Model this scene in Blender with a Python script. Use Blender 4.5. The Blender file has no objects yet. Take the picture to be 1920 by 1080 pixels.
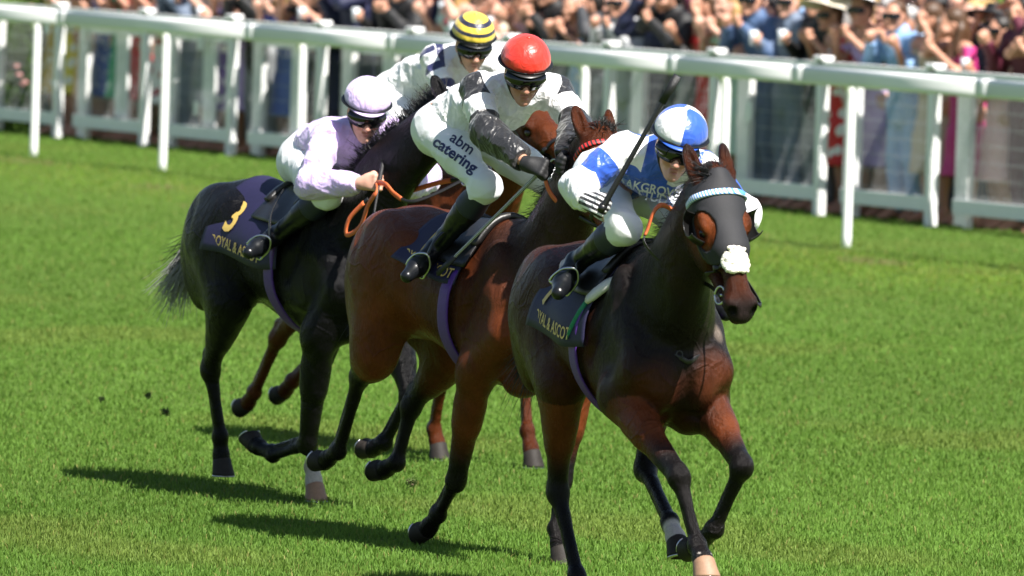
import bpy, math, random
import numpy as np
from mathutils import Vector, Matrix

# ------------------------------------------------------------------ camera, sky, sun
sc = bpy.context.scene
FPX, CAMH = 16000.0, 3.18
PITCH, ROLL = math.atan((540 + 274) / 16000.0), math.radians(1.8)
_f = np.array([0, math.cos(PITCH), -math.sin(PITCH)]); _u = np.array([0, math.sin(PITCH), math.cos(PITCH)]); _r = np.array([1., 0, 0])
CR = math.cos(ROLL) * _r + math.sin(ROLL) * _u
CU = math.cos(ROLL) * _u - math.sin(ROLL) * _r
CC = np.array([0, 0, CAMH])
cd = bpy.data.cameras.new('camera'); cam = bpy.data.objects.new('camera', cd); sc.collection.objects.link(cam)
cam.matrix_world = Matrix(((CR[0], CU[0], -_f[0], 0), (CR[1], CU[1], -_f[1], 0), (CR[2], CU[2], -_f[2], CAMH), (0, 0, 0, 1)))
cd.sensor_width = 36.0; cd.lens = FPX / 1920 * 36.0; cd.clip_start = 1; cd.clip_end = 2000
cd.dof.use_dof = True; cd.dof.focus_distance = 37.2; cd.dof.aperture_fstop = 5.8
sc.camera = cam

SUN_AZ = np.array([0.62, -0.78]); SUN_EL = math.radians(53)
SUN_AZ = SUN_AZ / np.linalg.norm(SUN_AZ)
w = bpy.data.worlds.new('World'); sc.world = w; w.use_nodes = True
nt = w.node_tree; sky = nt.nodes.new('ShaderNodeTexSky'); sky.sky_type = 'NISHITA'; sky.sun_disc = False
sky.sun_elevation = SUN_EL; sky.sun_rotation = math.atan2(SUN_AZ[0], SUN_AZ[1])
nt.nodes['Background'].inputs[1].default_value = 0.055
nt.links.new(sky.outputs[0], nt.nodes['Background'].inputs[0])
sl = bpy.data.lights.new('sun', 'SUN'); so = bpy.data.objects.new('sun', sl); sc.collection.objects.link(so)
sl.energy = 5.0; sl.angle = math.radians(0.53); sl.color = (1, 0.955, 0.89)
_d = Vector((SUN_AZ[0] * math.cos(SUN_EL), SUN_AZ[1] * math.cos(SUN_EL), math.sin(SUN_EL)))
so.rotation_euler = _d.to_track_quat('Z', 'Y').to_euler(); so.location = (8, 30, 20)
sc.view_settings.view_transform = 'Standard'; sc.view_settings.look = 'None'
sc.view_settings.exposure = 1.15; sc.view_settings.gamma = 1
sc.render.engine = 'CYCLES'; sc.cycles.use_denoising = True
sc.cycles.max_bounces = 6; sc.cycles.diffuse_bounces = 3; sc.cycles.glossy_bounces = 3; sc.cycles.transparent_max_bounces = 8

RNG = np.random.default_rng(7); random.seed(7)
COL = sc.collection

# ------------------------------------------------------------------ pixel rays and frames
def pray(px, py): return _f + CR * (px - 960) / FPX + CU * (540 - py) / FPX
def ground(px, py, z=0.0):
    d = pray(px, py); return CC + d * ((z - CAMH) / d[2])
class Frame:
    """a thing's own frame on the ground: x forward, y left, z up"""
    def __init__(s, o, a):
        a = math.radians(a); s.o = np.array([o[0], o[1], 0.]); s.X = np.array([math.sin(a), -math.cos(a), 0]); s.Y = np.array([math.cos(a), math.sin(a), 0])
    def toL(s, p): q = np.asarray(p) - s.o; return np.array([q @ s.X, q @ s.Y, q[2]])
    def toW(s, l): return s.o + s.X * l[0] + s.Y * l[1] + np.array([0, 0, l[2]])
    def y(s, px, py, y): d = pray(px, py); return s.toL(CC + d * ((y - (CC - s.o) @ s.Y) / (d @ s.Y)))
    def x(s, px, py, x): d = pray(px, py); return s.toL(CC + d * ((x - (CC - s.o) @ s.X) / (d @ s.X)))
    def mat(s): return Matrix(((s.X[0], s.Y[0], 0, s.o[0]), (s.X[1], s.Y[1], 0, s.o[1]), (0, 0, 1, 0), (0, 0, 0, 1)))

# ------------------------------------------------------------------ objects
def tag(o, label=None, cat=None, group=None, kind=None):
    for k, v in (('label', label), ('category', cat), ('group', group), ('kind', kind)):
        if v: o[k] = v
    return o
def link(o, parent=None):
    COL.objects.link(o)
    if parent is not None: o.parent = parent
    return o
def empty(name, mat=None, parent=None):
    o = bpy.data.objects.new(name, None); o.empty_display_size = .2; link(o, parent)
    if mat is not None: o.matrix_world = mat
    return o
def mesh_from(name, V, Fc, mat=None, parent=None, smooth=True, attrs=None, mi=None):
    """V (n,3); Fc array (m,k) or list of faces"""
    me = bpy.data.meshes.new(name); V = np.asarray(V, np.float32)
    if isinstance(Fc, np.ndarray):
        m, k = Fc.shape
        me.vertices.add(len(V)); me.vertices.foreach_set('co', V.ravel())
        me.loops.add(m * k); me.loops.foreach_set('vertex_index', Fc.astype(np.int32).ravel())
        me.polygons.add(m); me.polygons.foreach_set('loop_start', np.arange(0, m * k, k, dtype=np.int32))
        me.polygons.foreach_set('loop_total', np.full(m, k, np.int32)); me.update(calc_edges=True)
    else:
        me.from_pydata([tuple(map(float, v)) for v in V], [], [tuple(map(int, f)) for f in Fc]); me.update()
    if smooth: me.polygons.foreach_set('use_smooth', np.ones(len(me.polygons), bool))
    for n, a in (attrs or {}).items():
        a = np.asarray(a, np.float32)
        if a.ndim == 1: me.attributes.new(n, 'FLOAT', 'POINT').data.foreach_set('value', a)
        elif a.shape[1] == 3: me.attributes.new(n, 'FLOAT_VECTOR', 'POINT').data.foreach_set('vector', a.ravel())
        else: me.attributes.new(n, 'FLOAT_COLOR', 'POINT').data.foreach_set('color', a.ravel())
    mats = mat if isinstance(mat, (list, tuple)) else [mat]
    for m_ in mats:
        if m_ is not None: me.materials.append(m_)
    if mi is not None: me.polygons.foreach_set('material_index', np.asarray(mi, np.int32))
    o = bpy.data.objects.new(name, me); link(o, parent); return o

# ------------------------------------------------------------------ materials
MATS = {}
class NG:
    def __init__(s, name):
        s.m = bpy.data.materials.new(name); s.m.use_nodes = True; s.t = s.m.node_tree; s.b = s.t.nodes['Principled BSDF']; s.o = s.t.nodes['Material Output']
    def n(s, typ, **kw):
        n = s.t.nodes.new('ShaderNode' + typ)
        for k, v in kw.items(): setattr(n, k, v)
        return n
    def l(s, a, b): s.t.links.new(a, b)
    def val(s, sock, v):
        if hasattr(v, 'is_linked') or isinstance(v, bpy.types.NodeSocket): s.l(v, sock)
        else: sock.default_value = v
    def math(s, op, a, b=0.0, c=0.0):
        n = s.n('Math', operation=op); s.val(n.inputs[0], a); s.val(n.inputs[1], b); s.val(n.inputs[2], c); return n.outputs[0]
    def mix(s, f, a, b):
        n = s.n('Mix', data_type='RGBA'); s.val(n.inputs[0], f)
        for i, v in ((6, a), (7, b)):
            if isinstance(v, bpy.types.NodeSocket): s.l(v, n.inputs[i])
            else: n.inputs[i].default_value = (*v[:3], 1)
        return n.outputs[2]
    def coord(s, kind='Object'): return s.n('TexCoord').outputs[kind]
    def attr(s, name, out='Color'): return s.n('Attribute', attribute_name=name).outputs[out]
    def noise(s, vec, scale, detail=3, rough=.55, dist=0): 
        n = s.n('TexNoise'); s.l(vec, n.inputs['Vector']); n.inputs['Scale'].default_value = scale; n.inputs['Detail'].default_value = detail
        n.inputs['Roughness'].default_value = rough; n.inputs['Distortion'].default_value = dist; return n.outputs[0]
    def ramp(s, f, *stops):
        n = s.n('ValToRGB'); s.l(f, n.inputs[0]); e = n.color_ramp.elements
        while len(e) < len(stops): e.new(.5)
        for q, (p, c) in zip(e, stops): q.position = p; q.color = (*c, 1) if len(c) == 3 else c
        return n.outputs[0]
    def mapping(s, vec, scale=(1, 1, 1), rot=(0, 0, 0)):
        n = s.n('Mapping'); s.l(vec, n.inputs[0]); n.inputs['Scale'].default_value = scale; n.inputs['Rotation'].default_value = rot; return n.outputs[0]
    def bump(s, h, strength=.3, dist=.01):
        n = s.n('Bump'); s.l(h, n.inputs['Height']); n.inputs['Strength'].default_value = strength; n.inputs['Distance'].default_value = dist
        s.l(n.outputs[0], s.b.inputs['Normal']); return n.outputs[0]
    def set(s, **kw):
        nm = dict(col='Base Color', rough='Roughness', spec='Specular IOR Level', metal='Metallic', coat='Coat Weight', coatr='Coat Roughness', sheen='Sheen Weight', sheenr='Sheen Roughness', sub='Subsurface Weight', aniso='Anisotropic', trans='Transmission Weight', alpha='Alpha')
        for k, v in kw.items():
            i = s.b.inputs[nm[k]]
            if isinstance(v, bpy.types.NodeSocket): s.l(v, i)
            elif k == 'col': i.default_value = (*v[:3], 1)
            else: i.default_value = v
        return s
def plain(name, col, rough=.5, var=.12, scale=30, bump=.0, **kw):
    """a painted / dyed / moulded surface: the colour with a little unevenness"""
    if name in MATS: return MATS[name]
    g = NG(name); v = g.coord(); n = g.noise(v, scale, 4)
    c = g.mix(n, [x * (1 - var) for x in col], [min(1, x * (1 + var)) for x in col]); g.set(col=c, rough=rough, **kw)
    if bump: g.bump(g.noise(v, scale * 3, 3), bump, .004)
    MATS[name] = g.m; return g.m

# ------------------------------------------------------------------ implicit surfaces (smooth unions of tapered limbs and ellipsoids), meshed by surface nets
def basis(d, up=(0, 0, 1)):
    d = np.asarray(d, float); d = d / np.linalg.norm(d); u = np.asarray(up, float); y = np.cross(u, d)
    if np.linalg.norm(y) < 1e-4: y = np.cross((0, 1, 0.01), d)
    y = y / np.linalg.norm(y); return np.stack([d, y, np.cross(d, y)], 1)
class Field:
    def __init__(s): s.ops = []
    def add(s, f, lo, hi, k, tagn, sub): s.ops.append((f, np.asarray(lo, float), np.asarray(hi, float), k, tagn, sub)); return s
    def rc(s, a, b, ra, rb, k=.03, ax=None, sq=1.0, tag='', sub=False):
        a = np.asarray(a, float); b = np.asarray(b, float); ab = b - a; L2 = ab @ ab + 1e-12
        if ax is not None: ax = np.asarray(ax, float); ax = ax / np.linalg.norm(ax)
        def f(X, Y, Z):
            px, py, pz = X - a[0], Y - a[1], Z - a[2]
            t = np.clip((px * ab[0] + py * ab[1] + pz * ab[2]) / L2, 0, 1); r = ra + (rb - ra) * t
            qx, qy, qz = px - ab[0] * t, py - ab[1] * t, pz - ab[2] * t
            q2 = qx * qx + qy * qy + qz * qz
            if ax is None: return np.sqrt(q2) - r
            qn = qx * ax[0] + qy * ax[1] + qz * ax[2]; i2 = 1 / sq ** 2
            m = np.sqrt(q2 + qn * qn * (i2 - 1)) + 1e-6; gr = np.sqrt(q2 + qn * qn * (i2 * i2 - 1)) + 1e-6
            return (m - r) * np.minimum(m / gr, 1.0)
        R = max(ra, rb) * max(1, sq); return s.add(f, np.minimum(a, b) - R, np.maximum(a, b) + R, k, tag, sub)
    def el(s, c, r, rot=None, k=.03, tag='', sub=False):
        c = np.asarray(c, float); r = np.asarray(r, float); M = np.eye(3) if rot is None else np.asarray(rot, float)
        def f(X, Y, Z):
            px, py, pz = X - c[0], Y - c[1], Z - c[2]; k0 = 0; k1 = 0
            for i in range(3):
                q = (px * M[0, i] + py * M[1, i] + pz * M[2, i]) / r[i]; k0 = k0 + q * q; k1 = k1 + (q / r[i]) ** 2
            k0 = np.sqrt(k0) + 1e-6; return k0 * (k0 - 1) / (np.sqrt(k1) + 1e-6)
        e = np.sqrt(((M * r) ** 2).sum(1)); return s.add(f, c - e, c + e, k, tag, sub)
    def chain(s, pts, rad, k=.02, tag='', **kw):
        for i in range(len(pts) - 1): s.rc(pts[i], pts[i + 1], rad[i], rad[i + 1], k, tag=tag, **kw)
        return s
    def at(s, V, tags=None):
        """field and nearest op at points"""
        X, Y, Z = V[:, 0], V[:, 1], V[:, 2]; D = np.full((len(s.ops), len(V)), 9.0)
        for i, (f, lo, hi, k, tg, sub) in enumerate(s.ops):
            if sub: continue
            D[i] = f(X, Y, Z)
        return D
    def mesh(s, h, grow=0.0, warp=None, clip=None, lo=None, hi=None):
        if lo is None: lo = np.min([o[1] for o in s.ops if not o[5]], 0) - grow - 3 * h
        if hi is None: hi = np.max([o[2] for o in s.ops if not o[5]], 0) + grow + 3 * h
        lo = np.asarray(lo, float); hi = np.asarray(hi, float)
        n = np.ceil((hi - lo) / h).astype(int) + 1; ax = [(lo[i] + h * np.arange(n[i])).astype(np.float32) for i in range(3)]
        Fd = np.full(n, .2, np.float32)
        for f, a, b, k, tg, sub in s.ops:
            m = k + grow + .02 + 2 * h; sl_ = []
            for i in range(3):
                i0 = max(0, int((a[i] - m - lo[i]) / h)); i1 = min(n[i], int((b[i] + m - lo[i]) / h) + 2); sl_.append(slice(i0, i1))
            if any(q.stop <= q.start for q in sl_): continue
            X = ax[0][sl_[0]][:, None, None]; Y = ax[1][sl_[1]][None, :, None]; Z = ax[2][sl_[2]][None, None, :]
            d = f(X, Y, Z).astype(np.float32); c = Fd[tuple(sl_)]
            if sub: d = -d; hh = np.maximum(k - np.abs(c - d), 0) / k; Fd[tuple(sl_)] = np.maximum(c, d) + hh * hh * k * .25
            else: hh = np.maximum(k - np.abs(c - d), 0) / k; Fd[tuple(sl_)] = np.minimum(c, d) - hh * hh * k * .25
        Fd -= grow
        X = ax[0][:, None, None]; Y = ax[1][None, :, None]; Z = ax[2][None, None, :]
        if warp is not None: Fd += warp(X, Y, Z).astype(np.float32)
        if clip is not None: Fd = np.maximum(Fd, clip(X, Y, Z).astype(np.float32))
        Fd[0] = Fd[-1] = .1; Fd[:, 0] = Fd[:, -1] = .1; Fd[:, :, 0] = Fd[:, :, -1] = .1
        return nets(Fd, lo, h)
def nets(Fd, lo, h):
    S = Fd < 0; nx, ny, nz = Fd.shape
    cnt = np.zeros((nx - 1, ny - 1, nz - 1), np.int8)
    for i in (0, 1):
        for j in (0, 1):
            for k in (0, 1): cnt += S[i:nx - 1 + i, j:ny - 1 + j, k:nz - 1 + k]
    act = np.argwhere((cnt > 0) & (cnt < 8)); I, J, K = act.T
    vid = np.full(cnt.shape, -1, np.int32); vid[I, J, K] = np.arange(len(act))
    cv = {(i, j, k): Fd[I + i, J + j, K + k] for i in (0, 1) for j in (0, 1) for k in (0, 1)}
    P = np.zeros((len(act), 3)); W = np.zeros(len(act))
    for c0 in cv:
        for axn in range(3):
            if c0[axn]: continue
            c1 = list(c0); c1[axn] = 1; c1 = tuple(c1); a, b = cv[c0], cv[c1]; m = (a < 0) != (b < 0)
            t = np.where(m, a / np.where(m, a - b, 1), 0)
            for d in range(3): P[:, d] += np.where(m, c0[d] + (t if d == axn else 0), 0)
            W += m
    V = lo + h * (act + P / W[:, None]); Q = []
    for axn in range(3):
        sa = [slice(None)] * 3; sb = [slice(None)] * 3; sa[axn] = slice(0, -1); sb[axn] = slice(1, None)
        A, B = S[tuple(sa)], S[tuple(sb)]; e = np.argwhere(A != B); ins = A[tuple(e.T)]
        o1, o2 = [(1, 2), (2, 0), (0, 1)][axn]; q = []
        for d1, d2 in ((0, 0), (1, 0), (1, 1), (0, 1)):
            c = e.copy(); c[:, o1] -= d1; c[:, o2] -= d2; q.append(vid[tuple(np.clip(c, 0, np.array(cnt.shape) - 1).T)])
        q = np.stack(q, 1); q[~ins] = q[~ins][:, ::-1]; Q.append(q)
    Q = np.concatenate(Q); Q = Q[(Q >= 0).all(1)]
    return V, Q[:, ::-1].copy() if False else Q
def smoothstep(a, b, x): t = np.clip((x - a) / (b - a), 0, 1); return t * t * (3 - 2 * t)
def lerp(a, b, t): return np.asarray(a, float) * (1 - t) + np.asarray(b, float) * t
def spline(pts, n=8):
    P = [np.asarray(p, float) for p in pts]; P = [2 * P[0] - P[1]] + P + [2 * P[-1] - P[-2]]; out = []
    for i in range(1, len(P) - 2):
        for t in np.linspace(0, 1, n, endpoint=False):
            a, b, c, d = P[i - 1:i + 3]; out.append(.5 * ((2 * b) + (c - a) * t + (2 * a - 5 * b + 4 * c - d) * t * t + (3 * b - a - 3 * c + d) * t ** 3))
    out.append(P[-2]); return np.array(out)
def tube(pts, r, n=8, flat=None, up=(0, 0, 1)):
    """tube or strap along a polyline; r number or per-point; flat=(w,t) makes a strap"""
    P = np.asarray(pts, float); m = len(P); T = np.gradient(P, axis=0); T /= np.linalg.norm(T, axis=1)[:, None] + 1e-9
    rr = np.full(m, r) if np.isscalar(r) else np.asarray(r); V = []; B = basis(T[0], up)
    for i in range(m):
        if flat: B = basis(T[i], up)
        else: y = B[:, 1] - T[i] * (B[:, 1] @ T[i]); y /= np.linalg.norm(y); B = np.stack([T[i], y, np.cross(T[i], y)], 1)
        for j in range(n):
            a = 2 * math.pi * j / n; cs, sn = math.cos(a), math.sin(a)
            if flat: 
                p = 4; q = (abs(cs) ** p + abs(sn) ** p) ** (-1 / p); V.append(P[i] + B[:, 1] * cs * q * flat[0] * .5 * rr[i] + B[:, 2] * sn * q * flat[1] * .5 * rr[i])
            else: V.append(P[i] + (B[:, 1] * cs + B[:, 2] * sn) * rr[i])
    Fc = [(i * n + j, i * n + (j + 1) % n, (i + 1) * n + (j + 1) % n, (i + 1) * n + j) for i in range(m - 1) for j in range(n)]
    V = np.array(V); a = len(V); V = np.vstack([V, P[0], P[-1]])
    Fc += [(a, (j + 1) % n, j, j) for j in range(n)]; Fc += [(a + 1, (m - 1) * n + j, (m - 1) * n + (j + 1) % n, (m - 1) * n + (j + 1) % n) for j in range(n)]
    return V, [f if len(set(f)) == 4 else (f[0], f[1], f[2]) for f in Fc]
class MB:
    """collects pieces of ONE part"""
    def __init__(s): s.V = []; s.F = []; s.n = 0
    def add(s, V, Fc):
        V = np.asarray(V, float); s.V.append(V); s.F += [tuple(int(i) + s.n for i in f) for f in Fc]; s.n += len(V); return s
    def tube(s, pts, r, n=8, **kw): return s.add(*tube(pts, r, n, **kw))
    def box(s, lo, hi):
        (a, b, c), (d, e, f) = lo, hi
        return s.add([(a, b, c), (d, b, c), (d, e, c), (a, e, c), (a, b, f), (d, b, f), (d, e, f), (a, e, f)], [(0, 3, 2, 1), (4, 5, 6, 7), (0, 1, 5, 4), (1, 2, 6, 5), (2, 3, 7, 6), (3, 0, 4, 7)])
    def build(s, name, mat, parent=None, smooth=False, **kw): return mesh_from(name, np.concatenate(s.V), s.F, mat, parent, smooth, **kw)
def bevel(o, w=.004, seg=2):
    m = o.modifiers.new('bevel', 'BEVEL'); m.width = w; m.segments = seg; m.limit_method = 'ANGLE'; return o
# ------------------------------------------------------------------ turf
def turf_mat():
    g = NG('turf soil and thatch'); v = g.coord(); n = g.noise(v, .35, 4); n2 = g.noise(v, 9, 5, .7); n3 = g.noise(g.mapping(v, (60, 60, 60)), 3, 3)
    c = g.mix(n, (.060, .118, .016), (.092, .155, .025)); c = g.mix(g.math('MULTIPLY', n2, .6), c, (.08, .115, .022)); c = g.mix(g.math('MULTIPLY', n3, .5), c, (.055, .10, .013)); g.set(col=c, rough=.95, spec=.1); g.bump(n2, .8, .05); return g.m
M_TURF = turf_mat()
def und(x, y): return .012 * np.sin(x * .9 + y * .31) + .010 * np.sin(y * .7 - x * .2)
gx = np.concatenate([[-400, -60], np.linspace(-14, 14, 29), [60, 400]]); gy = np.concatenate([[-30, 20], np.linspace(30, 100, 71), [200, 900]])
GV = [(x, y, 0) for y in gy for x in gx]; nX = len(gx); GF = [(j * nX + i, j * nX + i + 1, (j + 1) * nX + i + 1, (j + 1) * nX + i) for j in range(len(gy) - 1) for i in range(nX - 1)]
tag(mesh_from('ground', GV, GF, M_TURF, smooth=False), kind='structure')
def grass_mat():
    g = NG('grass blades'); c = g.attr('col'); g.set(col=c, rough=.6, spec=.15); tr = g.n('BsdfTranslucent'); mx = g.n('MixShader'); mx.inputs[0].default_value = .30
    br = g.n('Mix', data_type='RGBA', blend_type='MULTIPLY'); br.inputs[0].default_value = 1; g.l(c, br.inputs[6]); br.inputs[7].default_value = (1.25, 1.2, .8, 1); g.l(br.outputs[2], tr.inputs[0])
    g.l(g.b.outputs[0], mx.inputs[1]); g.l(tr.outputs[0], mx.inputs[2]); g.l(mx.outputs[0], g.o.inputs[0]); return g.m
def grass():
    P = []; 
    for y0, y1, dens in ((34.5, 41, 3600), (41, 48, 2300), (48, 58, 1200), (58, 70, 600), (70, 95, 260)):
        hw = y1 * 960 / FPX * 1.3 + .4; n = int((y1 - y0) * 2 * hw * dens); p = np.empty((n, 2)); p[:, 0] = RNG.uniform(-hw, hw, n); p[:, 1] = RNG.uniform(y0, y1, n); P.append(p)
    P = np.concatenate(P); n = len(P); x, y = P.T
    cl = .5 + .25 * np.sin(x * 7.1 + 2 * np.sin(y * 2.3)) + .25 * np.sin(y * 5.3 + 1.7 * np.sin(x * 3.1)); big = .5 + .5 * np.sin(x * .8 + 1.3 * np.sin(y * .23)) * np.sin(y * .33 + .6)
    hgt = (.015 + .012 * cl + .012 * RNG.random(n)) * np.where(RNG.random(n) < .03, 1.6, 1); wd = RNG.uniform(.0018, .0032, n) * (1 + (y - 36) / 45)
    az = RNG.uniform(0, 2 * np.pi, n); ln = RNG.uniform(.15, .75, n); dx, dy = np.cos(az), np.sin(az); fa = RNG.uniform(0, np.pi, n); wx, wy = np.cos(fa) * wd, np.sin(fa) * wd * .6
    b = np.stack([x, y, np.zeros(n)], 1); w = np.stack([wx, wy, np.zeros(n)], 1); mid = b + np.stack([dx * ln * hgt * .35, dy * ln * hgt * .35, hgt * .62], 1); tip = b + np.stack([dx * ln * hgt, dy * ln * hgt, hgt * (1 - .25 * ln)], 1)
    V = np.stack([b - w, b + w, mid + w * .7, mid - w * .7, tip], 1).reshape(-1, 3); i = np.arange(n)[:, None] * 5
    Tq = np.concatenate([i + [0, 1, 2], i + [0, 2, 3], i + [3, 2, 4]])
    t = RNG.random(n); rail = np.exp(-(((y - 85.6) + (x + 4.9) * 1.93 + 3.2) / 3.2) ** 2)       # drier, yellower strip along the rails
    c = np.array([.068, .140, .019])[None] * (1 - t[:, None]) + np.array([.118, .212, .034])[None] * t[:, None]
    c = c * (.98 + .30 * big[:, None] + .15 * cl[:, None]); yl = (RNG.random(n) < .025 + .12 * rail)[:, None]; c = np.where(yl, np.array([.26, .24, .075]) * (.6 + .6 * t[:, None]), c)
    c = c * (1 - .0 * rail[:, None]) + rail[:, None] * np.array([.045, .05, .0])
    yp = smoothstep(.35, .9, np.sin(x * .9 + 1.1 * np.sin(y * .5)) * np.sin(y * .8 + 1.4 * np.sin(x * .7)) + .25 * np.sin(x * 3.1) * np.sin(y * 2.7)); c = c * (1 - .45 * yp[:, None]) + .45 * yp[:, None] * np.array([.19, .22, .05]) * (.7 + .5 * t[:, None])
    dry = ((np.sin(x * 1.7 + 3 * np.sin(y * .21)) * np.sin(y * .9 + x) > .86) & (rail > .2))[:, None]; c = np.where(dry, np.array([.20, .19, .07]), c)
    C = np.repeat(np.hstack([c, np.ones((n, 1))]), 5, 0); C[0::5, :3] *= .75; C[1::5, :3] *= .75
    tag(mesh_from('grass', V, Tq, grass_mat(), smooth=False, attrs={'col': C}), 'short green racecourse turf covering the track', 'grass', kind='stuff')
grass()

# ------------------------------------------------------------------ running rail and crowd fence
M_PVC = plain('white plastic rail', (.86, .865, .86), .34, .04, 12); M_PAINT = plain('white painted timber', (.82, .825, .82), .5, .07, 9, .1); M_WIRE = plain('galvanised wire', (.50, .52, .53), .5, .1, 40, metal=.3); M_CAPW = plain('white post cap', (.84, .84, .84), .4, .04, 20)
A = np.array
RR0, RRd = A([-4.906, 85.62, 0]), A([7.613, -14.71, 0]); RRd = RRd / np.linalg.norm(RRd); RRn = A([RRd[1], -RRd[0], 0])   # n points away from the track? fixed below
if RRn[0] > 0: RRn = -RRn                                     # towards the track
def along(o, d, px):
    """distance along a ground line where it crosses an image column (posts seen in the photograph)"""
    lo, hi = -30., 60.
    def sx(t): q = o + d * t - CC; return 960 + FPX * (q @ CR) / (q @ _f)
    for _ in range(50):
        m = .5 * (lo + hi)
        if sx(m) < px: lo = m
        else: hi = m
    return lo
def running_rail():
    root = empty('running_rail', Matrix.Translation(Vector(RR0))); tag(root, 'white plastic running rail on curved posts along the edge of the track', 'rail')
    T0, T1 = along(RR0, RRd, -500), along(RR0, RRd, 2500); top = 1.485; joints = [along(RR0, RRd, p) for p in (-190, 118, 470, 735, 1000, 1262, 1497, 1842, 2200)]
    ts = [T0] + joints + [T1]; N = 28; prof = [(.050 * math.cos(a) * (abs(math.cos(a)) ** 4 + abs(math.sin(a)) ** 4) ** -.25, .076 * math.sin(a) * (abs(math.cos(a)) ** 4 + abs(math.sin(a)) ** 4) ** -.25) for a in np.linspace(0, 2 * math.pi, N, endpoint=False)]
    for a, b in zip(ts[:-1], ts[1:]):
        V = []
        for t in (a + .006, b - .006):
            for u, v in prof: V.append(RRd * t + RRn * (u + .02) + A([0, 0, top - .076 + v]))
        Fc = [(j, (j + 1) % N, N + (j + 1) % N, N + j) for j in range(N)] + [tuple(range(N - 1, -1, -1)), tuple(range(N, 2 * N))]; mesh_from('rail_section', V, Fc, M_PVC, root)
    for t in joints:
        V = []
        for q in (t - .09, t + .09):
            for u, v in prof: V.append(RRd * q + RRn * (u * 1.06 + .02) + A([0, 0, top - .076 + v * 1.05]))
        Fc = [(j, (j + 1) % N, N + (j + 1) % N, N + j) for j in range(N)] + [tuple(range(N - 1, -1, -1)), tuple(range(N, 2 * N))]; mesh_from('joint_sleeve', V, Fc, M_PVC, root)
    m = MB(); pts = spline([A([0, 0, -.05]), A([0, 0, .5]), A([0, 0, 1.12]), RRn * .004 + A([0, 0, 1.26]), RRn * .03 + A([0, 0, 1.345]), RRn * .06 + A([0, 0, 1.39])], 4) - RRn * .07; m.tube(pts, .040, 14); first = None
    for p in (-210, 51, 292, 547, 815, 1075, 1339, 1573, 1990):
        t = along(RR0, RRd, p)
        if first is None: first = m.build('post', M_PVC, root, True); o = first
        else: o = first.copy(); COL.objects.link(o); o.parent = root
        o.location = Vector(RRd * t)
running_rail()
CF0, CF1 = A([-4.907, 91.10, 0]), A([3.683, 75.475, 0]); CFd = (CF1 - CF0) / np.linalg.norm(CF1 - CF0); CFn = A([CFd[1], -CFd[0], 0]); CFn = CFn if CFn[0] < 0 else -CFn
def crowd_fence():
    root = empty('spectator_fence', Matrix.Translation(Vector(CF0))); tag(root, 'white post and rail spectator fence with wire mesh panels and flat post caps', 'fence')
    B = np.stack([CFd, CFn, A([0, 0, 1])], 1); L = lambda pts: (np.asarray(pts) @ B.T)
    def bar(name, x0, x1, y0, y1, z0, z1, mat=M_PAINT, w=.006):
        m = MB(); m.box((x0, y0, z0), (x1, y1, z1)); V = L(np.concatenate(m.V)); o = mesh_from(name, V, m.F, mat, root, False); bevel(o, w); return o
    px = [-250, -55, 107, 269, 432, 598, 770, 950, 1137, 1335, 1535, 1744, 1965, 2200]; ts = [along(CF0, CFd, p) for p in px]
    for i, t in enumerate(ts):
        bar('post', t - .045, t + .045, -.045, .045, -.05, 1.36); bar('post_cap', t - .085, t + .085, -.07, .07, 1.395, 1.445, M_CAPW, .018)
        bar('panel_stile', t + .10, t + .27, -.235, -.175, .02, 1.298); bar('closing_post', t + .272, t + .332, -.235, -.165, .0, 1.296)
        if i == len(ts) - 1: break
        u = ts[i + 1]; bar('top_rail', t + .0455, u - .0455, -.04, .04, 1.30, 1.392); bar('bottom_rail', t + .335, u - .048, -.05, -.012, .13, .265)
        x0, x1 = t + .335, u - .05; m = MB(); wide = 90 < px[i] < 640
        if wide:
            c = .5 * (x0 + x1) + .12; bar('panel_board', c - .14, c + .14, -.14, -.10, .268, 1.295); bar('panel_head', x0, x1, -.098, -.062, 1.14, 1.296)
        for z in np.arange(.30, 1.29, .15): m.tube(L([(x0, -.03, z), (x1, -.03, z)]), .0021, 4)
        for x in np.arange(x0 + .02, x1, .052): m.tube(L([(x, -.034, .262), (x, -.034, 1.302)]), .0019, 4)
        tag(m.build('mesh_panel', M_WIRE, root), kind='stuff')
    for p, z, w_, h_ in ((1392, .80, .06, .17), (362, .38, .05, .14), (366, 1.06, .05, .14), (79, 1.10, .06, .17)):
        t = along(CF0, CFd, p); bar('tag_plate', t, t + w_ * 2, .002, .010, z, z + h_, M_CAPW, .02)
crowd_fence()
# ------------------------------------------------------------------ horses
TRUNK = np.array([  # x, centre z, half height, half width, pinch of the top
    (-.86, 1.22, .03, .03, 0), (-.82, 1.22, .12, .10, 0), (-.74, 1.235, .215, .185, .05), (-.60, 1.245, .285, .25, .12), (-.42, 1.245, .31, .275, .2), (-.22, 1.235, .29, .265, .3),
    (-.02, 1.205, .30, .28, .35), (.18, 1.175, .335, .285, .35), (.34, 1.18, .365, .265, .45), (.48, 1.19, .37, .235, .55), (.60, 1.185, .33, .215, .45), (.70, 1.15, .26, .20, .2), (.78, 1.11, .17, .165, 0), (.84, 1.09, .08, .09, 0), (.86, 1.09, .03, .03, 0)])
_tx = np.linspace(-.86, .86, 120)
_tt = []
for c in range(1, 5):
    y = np.interp(_tx, TRUNK[:, 0], TRUNK[:, c])
    for _ in range(6): y[1:-1] = .25 * y[:-2] + .5 * y[1:-1] + .25 * y[2:]
    _tt.append(y)
def trunk_par(x): return [np.interp(x, _tx, t) for t in _tt]
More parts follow.
